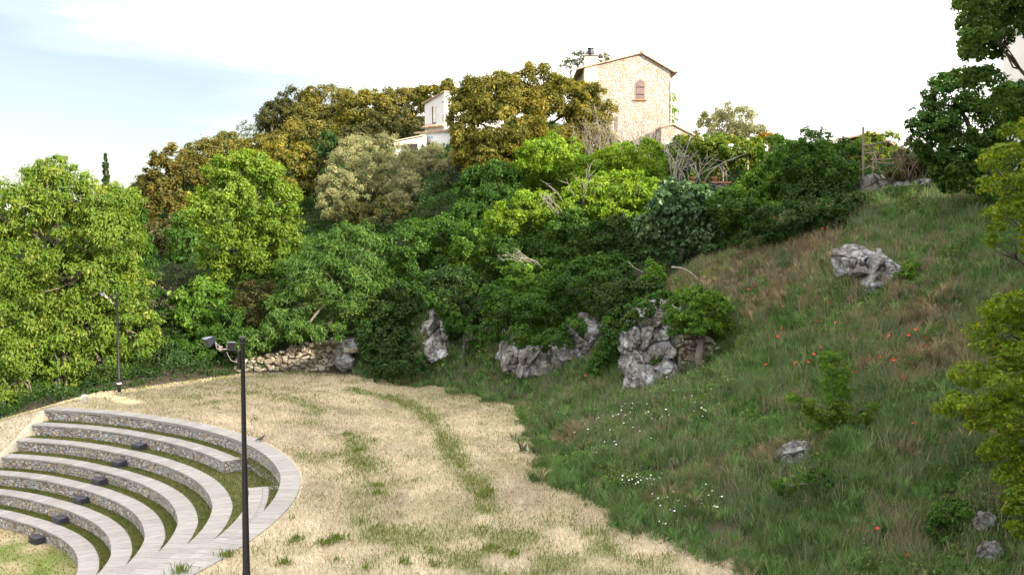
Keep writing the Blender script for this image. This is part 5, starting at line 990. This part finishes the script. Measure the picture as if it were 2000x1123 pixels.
# lean-to annex at right
ax0, ax1 = xpx(1287, 68), xpx(1352, 68); az = zpx(246, 68); az1 = zpx(268, 68)
an = thing('annex', 'low stone annex with tiled roof at the foot of the stone house', 'annex', ((ax0 + ax1) / 2, 68, zB))
xm = xpx(1310, 68); V = [(x_, y_, z_) for y_ in (67.5, 69.9) for x_, z_ in ((ax0, zB), (ax1, zB), (ax1, az1), (xm, az), (ax0, az - .12))]
poly('walls', V, [(0, 1, 2, 3, 4), (9, 8, 7, 6, 5), (1, 6, 7, 2), (0, 4, 9, 5), (0, 5, 6, 1)], M['house'], an)
tiled_roof(an, (ax1, az1), (xm, az), (67.5, 69.5), .06, .1); tiled_roof(an, (ax0 + .35, az - .1), (xm, az), (67.5, 69.5), .06, .1)
MB().box((xpx(1275, 67.4), 67.45, zpx(275, 67.4)), (xpx(1279, 67.4), 67.52, zpx(262, 67.4))).build('vent', M['interior_shade'], an)
# ------------------------------------------------------------------ white house
D = 84.; c0 = at(868, 300, D); L1 = np.array([-.72, .69]); L2 = np.array([.80, .6])     # left face runs back-left, right face back-right
wl = 2.4; wr_ = 6.0; cw = c0[:2]; a1 = cw + L1 * wl; b1 = cw + L2 * wr_; d1 = a1 + L2 * wr_
zc, za_ = zpx(181, D), zpx(203, D + 1); zb = 12.2
wh = thing('white_house', 'white rendered house with blue sign and tile cornices half hidden by the golden oak', 'house', (cw[0], cw[1], zb))
V = [(*p, z_) for p, z_ in ((cw, zb), (b1, zb), (d1, zb), (a1, zb))] + [(*p, z_) for p, z_ in ((cw, zc), (b1, zc), (d1, za_), (a1, za_))]
poly('walls', V, [(0, 1, 5, 4), (1, 2, 6, 5), (2, 3, 7, 6), (3, 0, 4, 7), (4, 5, 6, 7), (3, 2, 1, 0)], M['white'], wh)
def slab(P4, th): 
    P4 = [np.array(p, float) for p in P4]; return [tuple(p) for p in P4] + [tuple(p + [0, 0, th]) for p in P4], [(3, 2, 1, 0), (4, 5, 6, 7), (0, 1, 5, 4), (1, 2, 6, 5), (2, 3, 7, 6), (3, 0, 4, 7)]
o2 = -L1 * .15 - L2 * .15; o3 = L1 * .25 - L2 * .15
poly('roof', *slab([(*(cw + o2), zc + .03), (*(b1 + o2), zc + .03), (*(d1 + o3), za_ + .0), (*(a1 + o3), za_ + .0)], .1), M['tile'], wh)
def onwall(f0, f1, z0_, z1_, off, th, name, mat, parent=wh):
    n_ = np.array([L1[1], -L1[0]]) * -1; n_ = np.array([-.69, -.72]); p0 = cw + L1 * f0 + n_ * off; p1 = cw + L1 * f1 + n_ * off; q0 = p0 - n_ * th; q1 = p1 - n_ * th
    return poly(name, *slab([(*p0, z0_), (*p1, z0_), (*q1, z0_), (*q0, z0_)], z1_ - z0_), mat, parent)
w1 = onwall(1.0, 1.45, zpx(240, D), zpx(206, D), .02, .06, 'window', M['interior_shade']); w1['wo'] = list(wh.location)
onwall(1.0, 1.3, zpx(238, D), zpx(206, D), .035, .01, 'blind', M['blind'], w1)
cn = onwall(-.1, wl + .15, zpx(248, D), zpx(245, D), .25, .3, 'cornice', M['tile'])
mb = MB()
for k in range(11):
    f = -.05 + k * .235; n_ = np.array([-.69, -.72]); p = cw + L1 * f; mb.tube([(*(p + n_ * .3), zpx(246.5, D)), (*(p + n_ * .0), zpx(242, D))], .07, 6)
mb.build('cornice_tiles', M['tile'], wh)
# lower block with its own eave, window and sign
onwall(-3.0, wl + .05, zb, zpx(257, D), .55, .54, 'lower_wall', M['white'])
onwall(-3.1, wl + .5, zpx(259, D), zpx(255.5, D), .75, .9, 'lower_roof', M['tile'])
onwall(.7, 1.0, zpx(298, D), zpx(277, D), .57, .04, 'doorway', M['blind'])
sg = onwall(.72, 1.32, zpx(271.5, D), zpx(264.5, D), .58, .04, 'sign', M['whiteenamel']); sg['wo'] = list(wh.location); onwall(.75, 1.29, zpx(270.5, D), zpx(268.6, D), .586, .008, 'sign_band', M['blue'], sg); onwall(.78, .95, zpx(268, D), zpx(265.5, D), .586, .008, 'sign_mark', M['blue'], sg); onwall(1.08, 1.25, zpx(268, D), zpx(265.5, D), .586, .008, 'sign_mark', M['blue'], sg)
# lean-to at left
lt = thing('lean_to', 'low white lean-to with dark opening left of the white house', 'outbuilding', at(800, 300, 83))
x0_, x1_ = xpx(772, 83), xpx(832, 83); z0_, z1_ = zpx(279, 83), zpx(266, 83); y0_ = 82.6
V = [(x_, y_, z_) for y_ in (y0_, y0_ + 2.2) for x_, z_ in ((x0_, zb), (x1_, zb), (x1_, z1_), (x0_, z0_))]
poly('walls', V, [(0, 1, 2, 3), (7, 6, 5, 4), (1, 5, 6, 2), (0, 3, 7, 4), (3, 2, 6, 7)], M['white'], lt)
poly('roof', *slab([(x0_ - .2, y0_ - .2, z0_ + .01), (x1_, y0_ - .2, z1_ + .01), (x1_, y0_ + 2.3, z1_ + .01), (x0_ - .2, y0_ + 2.3, z0_ + .01)], .07), M['cream'], lt)
MB().box((xpx(797, 82.6), y0_ - .03, zpx(298, 82.6)), (xpx(817, 82.6), y0_ + .05, zpx(281, 82.6))).build('opening', M['interior_shade'], lt)  # solid panel, dark colour painted for the unlit inside

# ------------------------------------------------------------------ tiled shed, fence and terrace with pots
D = 57.; sh_ = thing('tiled_shed', 'open shed with clay tile roof behind the scrub', 'shed', at(1700, 330, D))
r0 = at(1640, 272, D); r1 = at(1705, 257, D); r2 = at(1758, 290, D)
V = [(x_, y_, z_) for y_ in (D + .2, D + 4) for x_, z_ in ((r0[0], 10.2), (r2[0], 10.2), (r2[0], r2[2] - .15), (r1[0], r1[2] - .15), (r0[0], r0[2] - .15))]
poly('walls', V, [(0, 1, 2, 3, 4), (9, 8, 7, 6, 5), (1, 6, 7, 2), (0, 4, 9, 5)], M['interior_shade'], sh_)  # closed walls in near-black stand in for the shade within
tiled_roof(sh_, (r0[0], r0[2] - .1), (r1[0], r1[2] - .1), (D + .2, D + 4), .06, .4); tiled_roof(sh_, (r2[0], r2[2] - .1), (r1[0], r1[2] - .1), (D + .2, D + 4), .06, .4)
fn = thing('garden_fence', 'rustic wooden fence of dark posts and rails on the old wall', 'fence', at(1700, 340, 47.5))
for px, yt, yb in ((1686, 248, 335), (1705, 305, 340), (1746, 312, 338)):
    a = at(px, yb, 47.5); b = at(px, yt, 47.5); MB().tube([a - [0, 0, .3], b], .055, 6).build('post', M['post'], fn)
for (p_, q_) in (((1700, 312), (1750, 310)), ((1706, 316), (1748, 320)), ((1686, 285), (1740, 275)), ((1688, 300), (1712, 298))):
    MB().tube([at(*p_, 47.45), at((p_[0] + q_[0]) / 2, (p_[1] + q_[1]) / 2 + 1, 47.4), at(*q_, 47.45)], .03, 5).build('rail', M['post'], fn)
tw = thing('terrace_wall', 'low brick edged garden wall under the terracotta pots', 'wall', at(1410, 366, 54.8))
a = at(1335, 367, 54.6); b = at(1492, 354, 55.4); top = float(at(1400, 357.5, 54.8)[2])
MB().add([(*a[:2], a[2] - 1.2), (*b[:2], a[2] - 1.2), (b[0], b[1] + 3.5, a[2] - 1.2), (a[0], a[1] + 3.5, a[2] - 1.2), (*a[:2], top), (*b[:2], top), (b[0], b[1] + 3.5, top), (a[0], a[1] + 3.5, top)], [(3, 2, 1, 0), (4, 5, 6, 7), (0, 1, 5, 4), (1, 2, 6, 5), (2, 3, 7, 6), (3, 0, 4, 7)]).build('masonry', M['oldwall'], tw)
MB().add([(a[0], a[1] - .06, top), (b[0], b[1] - .06, top), (b[0], b[1] + .3, top), (a[0], a[1] + .3, top), (a[0], a[1] - .06, top + .08), (b[0], b[1] - .06, top + .08), (b[0], b[1] + .3, top + .08), (a[0], a[1] + .3, top + .08)], [(3, 2, 1, 0), (4, 5, 6, 7), (0, 1, 5, 4), (1, 2, 6, 5), (2, 3, 7, 6), (3, 0, 4, 7)]).build('brick_edging', M['brick'], tw)
PG = 'terracotta flower pots on the terrace'
for k, (px, lab, lobe) in enumerate([(1380, 'terracotta pot with a leafy green plant, left of the pair', (1378, 342, 9, 10)), (1395, 'terracotta pot with a plant, right of the pair beside the curly iron', (1396, 338, 10, 10)), (1352, 'pale pot with an upright plant at the left end of the terrace', (1354, 343, 6, 10))]):
    c = at(px, 357.5, 55.4); c[2] = top + .02; t = thing('flower_pot', lab, 'flower pot', c, PG)
    MB().lathe(c, [(.14, 0), (.2, .24), (.225, .25), (.225, .31), (.19, .31), (.18, .27)], 14).build('pot', M['pot'], t, True)
    LB = [(at(lobe[0], lobe[1], 55.4), np.array([lobe[2], lobe[2], lobe[3]]) * 55.4 / FPX)]; V, A = crown(LB, .13, .7, .5, .2, .5, allsides=True); raw('plant', V, np.arange(len(V)), np.arange(len(A)) * 4, LM['vine' if k < 2 else 'bright'], t, attr=A)
irn = thing('garden_chair', 'pale curly wrought iron garden chair on the terrace', 'chair', (at(1411, 356, 55.8)[0], 55.8, top))
x_, y_ = irn.location[0], 55.8
for dx_, dy_ in ((-.22, -.2), (.22, -.2), (.22, .2), (-.22, .2)): MB().tube([(x_ + dx_, y_ + dy_, top), (x_ + dx_ * .8, y_ + dy_ * .8, top + .45)], .014, 5).build('leg', M['bracket'], irn)
MB().lathe((x_, y_, top + .45), [(.24, 0), (.25, .015), (.24, .03)], 12).build('seat', M['bracket'], irn)
mb = MB().tube([(x_ - .22, y_ + .2, top + .46), (x_ - .24, y_ + .24, top + .75), (x_, y_ + .26, top + .98), (x_ + .24, y_ + .24, top + .75), (x_ + .22, y_ + .2, top + .46)], .016, 5)
for q_ in (-.1, 0, .1): mb.tube([(x_ + q_, y_ + .2, top + .46), (x_ + q_ * 1.2, y_ + .25, top + .9)], .009, 4)
mb.build('backrest', M['bracket'], irn)
# ------------------------------------------------------------------ houses on the right (one in view behind the trees, others unseen, added to cast shade)
def house_or_shade_block(x, y, w, dpt, h, z0_, rot, label, mat='grey', ridge=1.8):
    t = thing('house_or_shade_block', label, 'house', (x, y, z0_)); c, s = math.cos(rot), math.sin(rot)
    def W_(a, b, z_): return (x + a * c - b * s, y + a * s + b * c, z_)
    V = [W_(a, b, z_) for z_ in (z0_ - 2, z0_ + h) for a, b in ((0, 0), (w, 0), (w, dpt), (0, dpt))] + [W_(-.02, dpt / 2, z0_ + h + ridge), W_(w, dpt / 2, z0_ + h + ridge)]
    poly('walls', V, [(0, 1, 5, 4), (1, 2, 6, 9, 5), (2, 3, 7, 6), (3, 0, 4, 8, 7)], M[mat], t)
    for b0, b1_ in ((-.4, dpt / 2), (dpt + .4, dpt / 2)):
        zz0 = z0_ + h - .4 * ridge / (dpt / 2); P4 = [W_(-.4, b0, zz0 + .02), W_(w + .4, b0, zz0 + .02), W_(w + .4, b1_, z0_ + h + ridge + .02), W_(-.4, b1_, z0_ + h + ridge + .02)]
        V, F = slab(P4, .14); poly('roof', V, F, M['tile'], t)
    V, F = slab([W_(-.03, 0, z0_ + h * .68), W_(-.03, dpt, z0_ + h * .68), W_(.04, dpt, z0_ + h * .68), W_(.04, 0, z0_ + h * .68)], .12); poly('string_course', V, F, M['white'], t)
    for k in range(2):
        b = dpt * (.3 + .35 * k); V, F = slab([W_(-.02, b, z0_ + h * .35), W_(-.02, b + .9, z0_ + h * .35), W_(.1, b + .9, z0_ + h * .35), W_(.1, b, z0_ + h * .35)], 1.4); poly('window', V, F, M['brown'], t)
    return t
house_or_shade_block(xpx(1948, 41.5), 41.5, 13, 5, 9.4, 9.0, -.45, 'pale grey rendered house behind the trees at the right edge')
def by_shadow(v, up): return (.788 * up + .616 * v, -.616 * up + .788 * v)
for v_, w_, up_, zt, z0_, lab, mt in ((-6, 18.6, 23.5, 24.0, 3., 'unseen tall cream house added to shade the lower slope', 'cream'), (10.6, 13.4, 13, 20.6, 5., 'unseen tall grey house added to shade the meadow and slope', 'grey'), (25.4, 18, 9, 19.0, 7., 'unseen long white house added to shade the upper slope and meadow', 'white'), (23.5, 2.6, 17.6, 20.0, 6., 'unseen narrow tower added to cut short the sun strip on the meadow', 'cream')):
    hx_, hy_ = by_shadow(v_, up_); house_or_shade_block(hx_, hy_, w_, 4 if w_ < 3 else 9, zt - 1.8 - z0_, z0_, math.radians(52), lab, mt)  # unseen houses and tower, added to block the sun over slope and meadow
